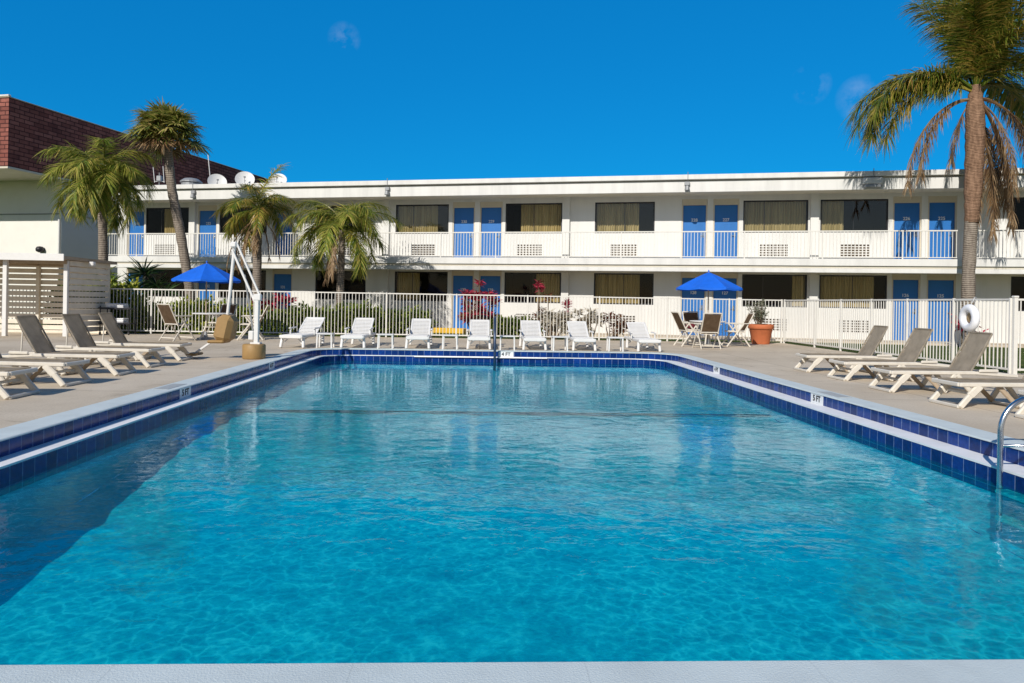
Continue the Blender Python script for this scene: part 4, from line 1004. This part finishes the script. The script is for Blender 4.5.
def spread(seed, n, elo, ehi, L, drop=75, az0=0):
    rg_ = random.Random(seed); out = []
    for i in range(n):
        q = i/(n-1); e0 = ehi+(elo-ehi)*q+rg_.uniform(-8, 8)
        out.append((az0+i*137.5+rg_.uniform(-12, 12), e0, e0-drop-rg_.uniform(0, 30)-25*(1-q)*0, L*rg_.uniform(.82, 1.08)))
    return out
# right hand palm: tall, crown cut by the frame top
big = [(178, 42, -66, 4.4), (186, 32, -80, 4.2), (168, 34, -76, 3.9), (182, 36, -74, 4.5), (174, 40, -80, 4.1), (192, 40, -68, 4.2), (184, 26, -80, 3.7), (95, 86, 55, 3.9), (120, 84, 48, 3.6), (60, 82, 40, 3.7), (75, 88, 70, 4.0), (150, 80, 42, 3.5), (35, 74, 25, 3.8), (5, 60, -40, 3.9), (-20, 64, -35, 3.7), (-60, 80, 25, 3.6), (-95, 84, 35, 3.5), (-120, 80, 30, 3.5), (255, 86, 55, 3.7), (15, 34, -72, 3.5), (-35, 40, -65, 3.6), (-80, 72, 0, 3.2), (80, 64, -25, 3.6), (-10, 76, 12, 3.9), (25, 52, -50, 3.7), (200, 83, 50, 3.3), (230, 78, 28, 3.1)]
bigdead = [(184, 34, -89, 3.9), (188, 20, -89, 3.2), (170, -35, -89, 2.0), (10, -25, -89, 3.7), (-20, 5, -89, 3.6), (-60, -20, -89, 3.2), (20, -20, -89, 3.9), (-40, -45, -89, 3.9), (-15, -50, -89, 4.2), (5, -55, -89, 4.3), (50, -40, -89, 3.8), (0, 35, -89, 3.6)]
queen_palm((15.2, 21.6, -.02), [(0, 0, 0), (.0, .0, 2.4), (.08, 0, 4.8), (.14, 0, 6.5), (.12, 0, 8.0)], [.22, .185, .18, .18, .16], big, bigdead, .86, 'tall queen palm behind the right fence with shaggy brown dead fronds', 'leaf_olive', 3, 165, .034,
           upper=([(.07, 0, 3.9), (.10, 0, 5.0), (.14, 0, 6.5), (.12, 0, 7.4), (.12, 0, 8.2)], [.19, .25, .275, .27, .15]))
# palms in front of the left wing
queen_palm((-12.65, 24.6, -.02), [(0, 0, 0), (-.05, 0, 2.2), (-.15, 0, 5.2)], [.17, .15, .13], spread(11, 25, -18, 84, 2.1, 92, 20), [], .60, 'queen palm with drooping green crown behind the slatted cabana', 'leaf_queen', 5, 95, .028)
queen_palm((-7.8, 25.2, -.02), [(0, 0, 0), (.02, 0, 2.2), (.0, 0, 4.15)], [.17, .15, .14], spread(21, 15, 10, 80, 1.75, 90, 0)+[(60, 85, 35, 2.1)], [(190, -30, -88, 1.9), (160, -10, -89, 1.9), (200, 0, -88, 2.2), (20, -45, -89, 1.4), (-80, -50, -89, 1.2), (230, -40, -89, 1.7), (0, 0, -88, 1.5)], .42, 'thin queen palm with brown hanging fronds between the umbrella and pool lift arm', 'leaf_olive', 9, 80, .026)
queen_palm((-4.85, 24.9, -.02), [(0, 0, 0), (0, 0, 1.2), (.04, 0, 3.6)], [.15, .13, .11], spread(31, 20, 2, 88, 2.15, 95, 40), [(190, -40, -89, 1.6), (240, -30, -89, 1.5)], .56, 'short bushy queen palm in front of the balcony, left of centre', 'leaf_queen', 13, 95, .027)

# sabal palm with fan leaves
def sabal(loc, pts, rs, label, seed):
    rg_ = random.Random(seed); t = empty('palm_tree', loc, 0, label, 'palm tree', 'palm trees around the pool'); trunk_mesh(t, pts, rs, M['bark_grey'])
    top = Vector(pts[-1]); V, F = [], []; RV = MB(); DV, DF = [], []
    n_ = 115
    for i in range(n_):
        q = (i+.5)/n_; el = math.asin(1-1.46*q)+rg_.uniform(-.12, .12); az = i*2.39996+rg_.uniform(-.2, .2)
        dv = Vector((math.cos(el)*math.cos(az), math.cos(el)*math.sin(az), math.sin(el))); pl_ = rg_.uniform(.55, 1.08)*(1-.28*max(0, math.sin(el)))
        c0 = top+Vector((0, 0, -.05)); mid = c0+dv*pl_*.5; hub = c0+dv*pl_+Vector((0, 0, -.12*pl_)); RV.tube([c0, mid, hub], [.018, .014, .009], 4)
        fd = (hub-mid).normalized(); sd = fd.cross(Vector((0, 0, 1))); sd = sd.normalized() if sd.length > .05 else Vector((1, 0, 0)); nm = sd.cross(fd)
        vv, ff = (DV, DF) if q > .9 else (V, F)
        for b_ in range(24):
            a = R(-125+250*b_/23+rg_.uniform(-4, 4)); bd = fd*math.cos(a)+sd*math.sin(a)+nm*rg_.uniform(-.22, .22)-fd*.15*abs(math.sin(a))
            L = .66*(1-.22*abs(a)/2.2)*(1-.22*max(0, math.sin(el)))*rg_.uniform(.85, 1.1); p = hub.copy(); dn = bd.normalized(); s2 = dn.cross(nm+sd*rg_.uniform(-.4, .4)).normalized(); k0 = len(vv)
            for wv in (.016, .062, .042, .003):
                vv.append(tuple(p-s2*wv*.5)); vv.append(tuple(p+s2*wv*.5)); p = p+dn*(L/3); dn = (dn+Vector((0, 0, -rg_.uniform(.12, .34)))).normalized()
            for kk in range(3): ff.append((k0+2*kk, k0+2*kk+1, k0+2*kk+3, k0+2*kk+2))
    c_ = mesh_from(V, F, 'crown', M['leaf_sabal'], t); RV.build('leaf_stalks', M['leaf_olive'], c_); mesh_from(DV, DF, 'dead_fans', M['leaf_dead'], t)
    b = MB()
    for i in range(26):
        a = i*2.4; z = pts[-1][2]-.75+.7*i/26; q = Vector((top.x+.13*math.cos(a), top.y+.13*math.sin(a), z)); b.bar(q, q+Vector((.10*math.cos(a), .10*math.sin(a), .20)), .05, .02)
    b.build('leaf_boots', M['bark_brown'], t)
sabal((-10.08, 25.5, -.02), [(0, 0, 0), (-.14, 0, 1.6), (-.46, 0, 3.4), (-.78, 0, 4.9), (-.93, 0, 6.1), (-1.0, 0, 7.05)], [.18, .16, .16, .155, .15, .16], 'tall sabal palm with round fan leaf crown over the roof line', 4)

def leaf_mass(name, loc, boxes, n, L, wd, mat, label, cat, group=None, seed=1, stems=True, up=.5, bend=.2):
    """a hedge or bush: leaves through lumpy volumes, denser to the outside"""
    rg_ = random.Random(seed); t = empty(name, loc, 0, label, cat, group); V, F = [], []; o0 = Vector(loc)
    tot = sum(b[3]*b[4]*b[5] for b in boxes)
    for cx_, cy_, cz, rx, ry, rz in boxes:
        for _ in range(int(n*rx*ry*rz/tot)):
            while True:
                v = Vector((rg_.gauss(0, 1), rg_.gauss(0, 1), rg_.gauss(0, 1))).normalized(); r_ = rg_.random()**.33
                k = 1+.22*math.sin(v.x*7+cx_*5)*math.sin(v.z*6+2)+.16*math.sin(v.y*9+v.x*4)
                break
            p = Vector((cx_+v.x*rx*r_*k, cy_+v.y*ry*r_*k, max(.03, cz+v.z*rz*r_*k)))-Vector((o0.x, o0.y, 0))
            leafquad(V, F, p, v+Vector((rg_.uniform(-.7, .7), rg_.uniform(-.7, .7), rg_.uniform(-.3, .8)+up*.4)), L*rg_.uniform(.6, 1.2), wd*rg_.uniform(.7, 1.2), rg_, bend)
    mesh_from(V, F, 'foliage', M[mat], t)
    if stems:
        b = MB()
        for cx_, cy_, cz, rx, ry, rz in boxes:
            for k in range(3):
                x, y = cx_-o0.x+rg_.uniform(-.3, .3)*rx, cy_-o0.y+rg_.uniform(-.3, .3)*ry; b.tube([(x, y, 0), (x+rg_.uniform(-.1, .1), y, cz*.7), (x+rg_.uniform(-.3, .3)*rx, y, cz+rz*.4)], [.02, .015, .006], 5)
        b.build('stems', M['stem'], t)
    return t
def hedge(x0, x1, y, h, label, mat, seed, n, dep=.55):
    k = max(2, int((x1-x0)/.55)); rg_ = random.Random(seed); bx = []
    for i in range(k):
        x = x0+(x1-x0)*(i+.5)/k; hh = h*rg_.uniform(.82, 1.06); bx.append((x, y+rg_.uniform(-.1, .1), hh*.52, .52, dep, hh*.5))
    leaf_mass('hedge', ((x0+x1)/2, y, -.012), bx, int(n*1.7), .12, .065, mat, label, 'hedge', None, seed, False)
hedge(-13.8, -11.3, 24.0, 1.62, 'tall green hedge behind fence beside the slatted cabana', 'leaf_lime', 41, 6500)
hedge(-11.2, -7.4, 23.7, 1.02, 'low yellow green hedge behind the left umbrella table', 'leaf_lime', 42, 6500)
hedge(-7.2, -5.0, 23.9, .92, 'green hedge behind the first white lounger', 'leaf_hedge', 43, 4500)
hedge(-4.9, -1.75, 23.8, .98, 'dark green hedge behind the second and third white loungers', 'leaf_hedge', 44, 6500)
hedge(.55, 1.75, 23.9, .72, 'small green hedge behind the 4 FT marker', 'leaf_hedge', 45, 2600)

def rosette_plant(name, loc, heads, n, L, wd, mat, label, cat, group=None, seed=1, bend=.22, stemr=.018, spreadz=(-.2, 1.0)):
    rg_ = random.Random(seed); t = empty(name, loc, 0, label, cat, group); V, F = [], []; b = MB()
    for hx, hy, hz, sc_ in heads:
        b.tube([(hx*.3, hy*.3, 0), (hx*.7, hy*.7, hz*.5), (hx, hy, hz)], [stemr*1.2, stemr, stemr*.8], 6)
        for i in range(n):
            a = i*2.4+rg_.uniform(-.3, .3); e = rg_.uniform(*spreadz); zoff = rg_.uniform(-.16, .04)*sc_
            leafquad(V, F, (hx+.02*math.cos(a), hy+.02*math.sin(a), hz+zoff), (math.cos(a)*math.cos(e), math.sin(a)*math.cos(e), math.sin(e)+.15), L*sc_*rg_.uniform(.75, 1.15), wd*sc_, rg_, bend, 3)
    mesh_from(V, F, 'leaves', M[mat], t); b.build('stems', M['stem'], t)
    return t
rg2 = random.Random(77)
hd = [(rg2.uniform(-.55, .55), rg2.uniform(-.3, .3), rg2.uniform(.55, 1.55), rg2.uniform(.8, 1.1)) for _ in range(34)]+[(-.02, 0, 1.85, .9), (-.35, 0, 1.5, 1), (.42, 0, 1.45, 1)]
rosette_plant('cordyline', (-.02, 24.0, -.012), hd, 26, .24, .05, 'leaf_red', 'bushy red cordyline in front of the blue ground floor doors', 'plant', 'red leaved plants', 51)
hd = [(rg2.uniform(-.5, .5), rg2.uniform(-.3, .3), rg2.uniform(.25, .9), rg2.uniform(.8, 1.1)) for _ in range(10)]
rosette_plant('shrub', (.02, 24.25, -.012), hd, 30, .34, .06, 'leaf_rust', 'rusty orange shrub around the foot of the bushy red cordyline', 'plant', None, 52)
rosette_plant('cordyline', (1.95, 24.0, -.012), [(.0, 0, 1.84, 1.0), (.05, .05, 1.70, .9)], 34, .22, .045, 'leaf_red', 'tall thin red cordyline on single stem before the ground floor window', 'plant', 'red leaved plants', 53)
rosette_plant('cordyline', (2.30, 24.1, -.012), [(0, 0, 1.42, 1.0), (-.2, 0, .95, .9), (-.35, .1, .7, .9)], 32, .24, .045, 'leaf_rust', 'brownish red cordyline right of the tall thin red one', 'plant', 'red leaved plants', 54)
rosette_plant('cordyline', (2.92, 24.0, -.012), [(0, 0, z, .7) for z in (.35, .6, .85, 1.1, 1.25)], 24, .30, .06, 'leaf_red', 'narrow column of dark red leaves beside the pale shrub', 'plant', 'red leaved plants', 55, spreadz=(.2, 1.2))
hd = [(rg2.uniform(-.55, .55), rg2.uniform(-.3, .3), rg2.uniform(.35, .95), rg2.uniform(.8, 1.1)) for _ in range(14)]
rosette_plant('shrub', (2.35, 23.4, -.012), hd, 42, .26, .07, 'leaf_cream', 'cream variegated shrub behind fence between the fifth and sixth loungers', 'plant', 'variegated shrubs', 56)
hd = [(rg2.uniform(-.4, .4), rg2.uniform(-.3, .3), rg2.uniform(.35, .95), rg2.uniform(.8, 1.1)) for _ in range(9)]
rosette_plant('shrub', (3.62, 23.4, -.012), hd, 36, .26, .07, 'leaf_cream', 'dark stemmed variegated shrub behind the sixth lounger', 'plant', 'variegated shrubs', 57)
hd = [(rg2.uniform(-.5, .5), rg2.uniform(-.3, .3), rg2.uniform(.3, .85), rg2.uniform(.8, 1.1)) for _ in range(11)]
rosette_plant('shrub', (4.35, 23.5, -.012), hd, 22, .27, .05, 'leaf_rust', 'rusty brown shrub behind the last white lounger', 'plant', None, 58)
hd = [(rg2.uniform(-.6, .6), rg2.uniform(-.3, .3), rg2.uniform(.6, 1.35), rg2.uniform(.8, 1.1)) for _ in range(10)]
rosette_plant('cordyline', (-7.15, 25.0, -.012), hd, 24, .32, .075, 'leaf_red', 'magenta leaved plant behind the pool lift mast', 'plant', 'red leaved plants', 59)
rosette_plant('cordyline', (-6.35, 24.9, -.012), [(0, 0, .75, 1), (.2, 0, .62, 1), (-.2, 0, .6, 1)], 22, .26, .065, 'leaf_red', 'small pink plant above the hedge behind the first lounger', 'plant', 'red leaved plants', 60)
hd = [(rg2.uniform(-.45, .45), rg2.uniform(-.3, .3), rg2.uniform(.4, .9), 1) for _ in range(7)]
rosette_plant('cordyline', (15.2, 21.5, -.012), hd, 22, .30, .06, 'leaf_red', 'small red plant beyond the fence at the right edge', 'plant', 'red leaved plants', 61)
rosette_plant('dracaena', (-13.3, 25.6, -.012), [(0, 0, 1.95, 1.0), (.35, 0, 1.7, .9), (-.3, .1, 1.65, .9)], 46, .62, .05, 'leaf_hedge', 'bright spiky dracaena behind the tall hedge by the cabana', 'plant', 'spiky dracaenas', 62, .12)
rosette_plant('dracaena', (-12.0, 26.0, -.012), [(0, 0, 2.05, 1.1), (.4, .1, 1.6, 1.0), (-.25, 0, 1.5, 1), (.7, 0, 1.35, .9)], 50, .68, .055, 'leaf_dark', 'dark spiky dracaena between the cabana and the left umbrella', 'plant', 'spiky dracaenas', 63, .14)
# olive-like shrub growing in the pot
t = empty('potted_shrub', (8.71, 21.95, .56), 0, 'wispy grey green shrub growing in the terracotta pot', 'plant'); rg3 = random.Random(5); V, F = [], []; b = MB()
for i in range(34):
    a = rg3.uniform(0, 6.28); sp = rg3.uniform(.05, .42); h = rg3.uniform(.35, .85); p0 = Vector((.06*math.cos(a), .06*math.sin(a), 0)); p1 = Vector((sp*math.cos(a)*.6, sp*math.sin(a)*.6, h*.6)); p2 = Vector((sp*math.cos(a), sp*math.sin(a), h)); b.tube([p0, p1, p2], [.009, .006, .003], 4)
    for k in range(26):
        q = rg3.uniform(.25, 1); p = p0.lerp(p1, min(1, q*2)) if q < .5 else p1.lerp(p2, q*2-1); leafquad(V, F, p, (rg3.uniform(-1, 1), rg3.uniform(-1, 1), rg3.uniform(-.1, 1)), rg3.uniform(.06, .11), .022, rg3)
mesh_from(V, F, 'leaves', M['leaf_grey'], t); b.build('stems', M['stem'], t)

# ------------------------------------------------------------------ slatted cabana
cb = empty('slatted_cabana', (-12.4, 20.4, 0), 0, 'cream timber cabana with horizontal slat walls at the left edge', 'cabana')
def cbx(name, mat, boxes, bev=.006):
    b = MB()
    for q in boxes: b.box(*q, bev=bev)
    return b.build(name, mat, cb)
X0, X1, Y0, Y1 = -3.6, .84, -.05, 2.05
for x, y in ((-.74, Y0), (.80, .12), (X0, Y0)): cbx('post', M['white'], [(x-.055, x+.055, y-.05, y+.05, 0, 2.135)])
for x, y in ((-1.06, Y1-.1), (.95, Y1), (X0, Y1-.1)): cbx('post', M['slat'], [(x-.05, x+.05, y-.05, y+.05, 0, 2.125)])
sl_ = []
k = 0
while .10+k*.172 < 2.1:
    z = .10+k*.172; sl_.append((X0, .95, Y1-.03, Y1-.005, z, z+.135)); k += 1
cbx('back_slats', M['slat'], sl_, .004)
b = MB(); k = 0
while .10+k*.172 < 2.05:
    z = .10+k*.172; b.bar((.865, .17, z+.068), (.99, Y1+.02, z+.068), .022, .142, bev=.004); k += 1
b.build('side_slats', M['slat'], cb)
cbx('base_rail', M['slat'], [(X0, .98, Y1-.09, Y1-.035, 0, .085)])
cbx('roof_beam', M['timber'], [(X0, .85, Y0+.07, Y0+.14, 2.03, 2.135), (X0, .95, Y1-.15, Y1-.055, 2.03, 2.135), (-1.1, -1.02, Y0+.15, Y1-.16, 2.03, 2.135), (.75, .83, .18, Y1-.16, 2.06, 2.145)])
b = MB(); v = [(X0-.2, Y0-.22, 2.15), (.95, Y0-.22, 2.15), (1.12, Y1+.22, 2.13), (X0-.2, Y1+.22, 2.17)]
vs = v+[(x, y, z+.09) for x, y, z in v]; b.add(vs, [(3, 2, 1, 0), (4, 5, 6, 7), (0, 1, 5, 4), (1, 2, 6, 5), (2, 3, 7, 6), (3, 0, 4, 7)]); b.build('roof', M['timber'], cb)
b = MB(); b.box(X0-.2, .96, Y0-.255, Y0-.225, 2.10, 2.295, bev=.006); b.build('fascia', M['white'], cb)
b = MB(); b.box(1.06, 1.2, .75, .9, 2.02, 2.14, bev=.02); b.build('junction_box', M['white'], cb)

# ------------------------------------------------------------------ towel cart
tcart = empty('towel_cart', (-10.9, 22.0, 0), 0, 'black two shelf cart beside the cabana holding folded towels', 'cart')
for sx in (-.42, .42):
    for sy in (-.2, .2):
        b = MB(); b.tube([(sx, sy, .06), (sx, sy, .86)], .017, 8); b.build('leg', M['black'], tcart)
        b = MB(); b.tube([(sx-.012, sy, .045), (sx+.012, sy, .045)], .045, 12); b.build('caster', M['black'], tcart)
for z in (.32, .76):
    b = MB(); b.box(-.46, .46, -.24, .24, z, z+.025, bev=.006); b.box(-.46, .46, -.24, -.225, z+.027, z+.06); b.build('shelf', M['black'], tcart)
for z, x, lb in ((.788, -.03, 'upper'), (.348, .0, 'lower')):
    t = empty('towel_stack', (-10.9+x, 22.0, z), 0, 'stack of folded white towels on the %s shelf of the cart' % lb, 'towels')
    for k in range(3):
        b = MB(); o = rng.uniform(-.02, .02); b.box(-.26+o, .26+o, -.17, .17, k*.05, k*.05+.047, bev=.018); b.build('folded_towel', M['towel'], t)

# ------------------------------------------------------------------ pool lift
pl = empty('pool_lift', (-4.35, 13.98, 0), 0, 'white pool lift with tan weighted base and angled arm', 'pool lift')
b = MB(); b.lathe([(.20, 0), (.215, .02), (.215, .26), (.20, .285), (.06, .29)], n=28); b.build('base_cover', M['tan'], pl, True)
b = MB(); b.box(.0, .085, -.045, .045, .28, 1.20, bev=.01); b.box(-.06, .13, -.07, .07, .28, .32, bev=.008); b.build('mast', M['white'], pl)
b = MB(); b.bar((.0, .0, 1.10), (-.45, 0, 2.10), .042, .042, (1, 0, .4), .008); b.build('arm', M['white'], pl)
b = MB(); b.bar((.10, .0, 1.21), (-.36, 0, 2.22), .038, .038, (1, 0, .4), .008); b.build('parallel_arm', M['white'], pl)
b = MB(); b.tube([(-.20, 0, 1.62), (-.03, 0, .55)], .017, 8); b.build('actuator', M['grey'], pl)
b = MB(); b.box(-.48, -.35, -.05, .05, 2.13, 2.25, bev=.03); b.build('arm_head', M['white'], pl)
b = MB(); b.box(-.02, .13, -.055, .055, 1.12, 1.25, bev=.02); b.build('arm_hinge', M['white'], pl)
b = MB(); b.box(-.10, -.0, -.06, .06, .36, .54, bev=.015); b.build('battery_box', M['white'], pl)
b = MB(); b.tube([(-.42, 0, 2.17), (-.42, .03, 2.10), (-.48, 0, 1.2), (-.565, 0, .30)], .03, 10); b.build('hanger', M['white'], pl)
st_ = empty('seat', (-.60, -.02, 0)); st_.parent = pl
b = MB(); b.box(-.22, .10, -.22, .22, .30, .36, bev=.03); b.build('seat_pan', M['tan'], st_)
b = MB()
m = Matrix.Translation((.02, 0, .33)) @ Matrix.Rotation(R(12), 4, 'Y'); b.box(-.16, .16, -.24, .24, .0, .52, m, .09); b.build('seat_back', M['tan'], st_)
b = MB(); b.bar((-.20, 0, .32), (-.50, 0, .10), .04, .04); b.build('footrest_tube', M['white'], st_)
b = MB(); b.box(-.62, -.42, -.2, .2, .055, .105, bev=.02); b.build('footrest', M['tan'], st_)

# ------------------------------------------------------------------ rails and small things
t = empty('step_handrail', (.36, 17.2, 0), 0, 'steel handrail coloured as if in shade, seen end on at the far pool steps', 'handrail')
b = MB(); P = [(0, .32, 0), (0, .32, .70)]
for i in range(9):
    a = R(180-180*i/8 if False else 0); 
arc = [(0, .10+.22*math.cos(R(q)), .70+.10*math.sin(R(q))) for q in range(0, 100, 15)]
P = [(0, .32, 0)]+arc+[(0, -.05, .78), (0, -.33, .40), (0, -.36, .1), (0, -.36, -.44)]
b.tube(P, .032, 10); b.build('rail', M['shadedsteel'], t, True)
b = MB(); b.lathe([(.06, 0), (.06, .012), (.03, .02)], (0, .32, 0), 14); b.build('flange', M['shadedsteel'], t)

lad = empty('pool_ladder', (4.66, 5.64, 0), 0, 'polished steel pool ladder at the right pool edge', 'pool ladder')
for y in (-.56, .0):
    b = MB(); arc = [(-.12-.28*math.cos(R(q)), y, .20+.27*math.sin(R(q))) for q in range(0, 91, 10)]
    arc2 = [(.20+.24*math.sin(R(q)), y, .23+.24*math.cos(R(q))) for q in range(10, 91, 10)]
    b.tube([(-.40, y, -.62), (-.40, y, -.2)]+arc+[(.05, y, .472), (.20, y, .47)]+arc2+[(.44, y, .0)], .022, 12); b.build('rail', M['steel'], lad, True)
    b = MB(); b.tube([(-.40, y, .075), (.44, y, .075)], .014, 8); b.build('brace', M['steel'], lad, True)
    b = MB(); b.lathe([(.055, 0), (.055, .012), (.03, .02)], (.44, y, .007), 14); b.build('flange', M['steel'], lad)
for z in (-.285, -.50):
    b = MB(); b.box(-.46, -.345, -.54, -.02, z-.02, z+.012, bev=.008); b.build('tread', M['white'], lad)

t = empty('concrete_step', tuple(fac(-1.15, -.62, -.012)), -PHI, 'yellow painted concrete step before ground floor blue doors', 'step')
b = MB(); b.box(-.85, .75, -.25, .25, 0, .19, bev=.02); b.build('slab', M['yellow'], t)
t = empty('garden_bench', (-9.45, 25.3, -.012), 0, 'white spindle back bench behind fence left of left umbrella table', 'bench')
b = MB(); b.box(-.5, .5, -.02, .02, .96, 1.06, bev=.01); b.box(-.5, .5, -.02, .02, .50, .55)
for i in range(9): b.box(-.46+i*.115-.012, -.46+i*.115+.012, -.012, .012, .56, .95)
b.build('backrest', M['white'], t)
b = MB(); b.box(-.5, .5, -.46, -.03, .42, .46, bev=.008); b.build('seat', M['white'], t)
for x in (-.47, .47):
    for y in (-.42, .0):
        b = MB(); b.box(x-.025, x+.025, y-.025, y+.025, 0, .418 if y else .49); b.build('leg', M['white'], t)
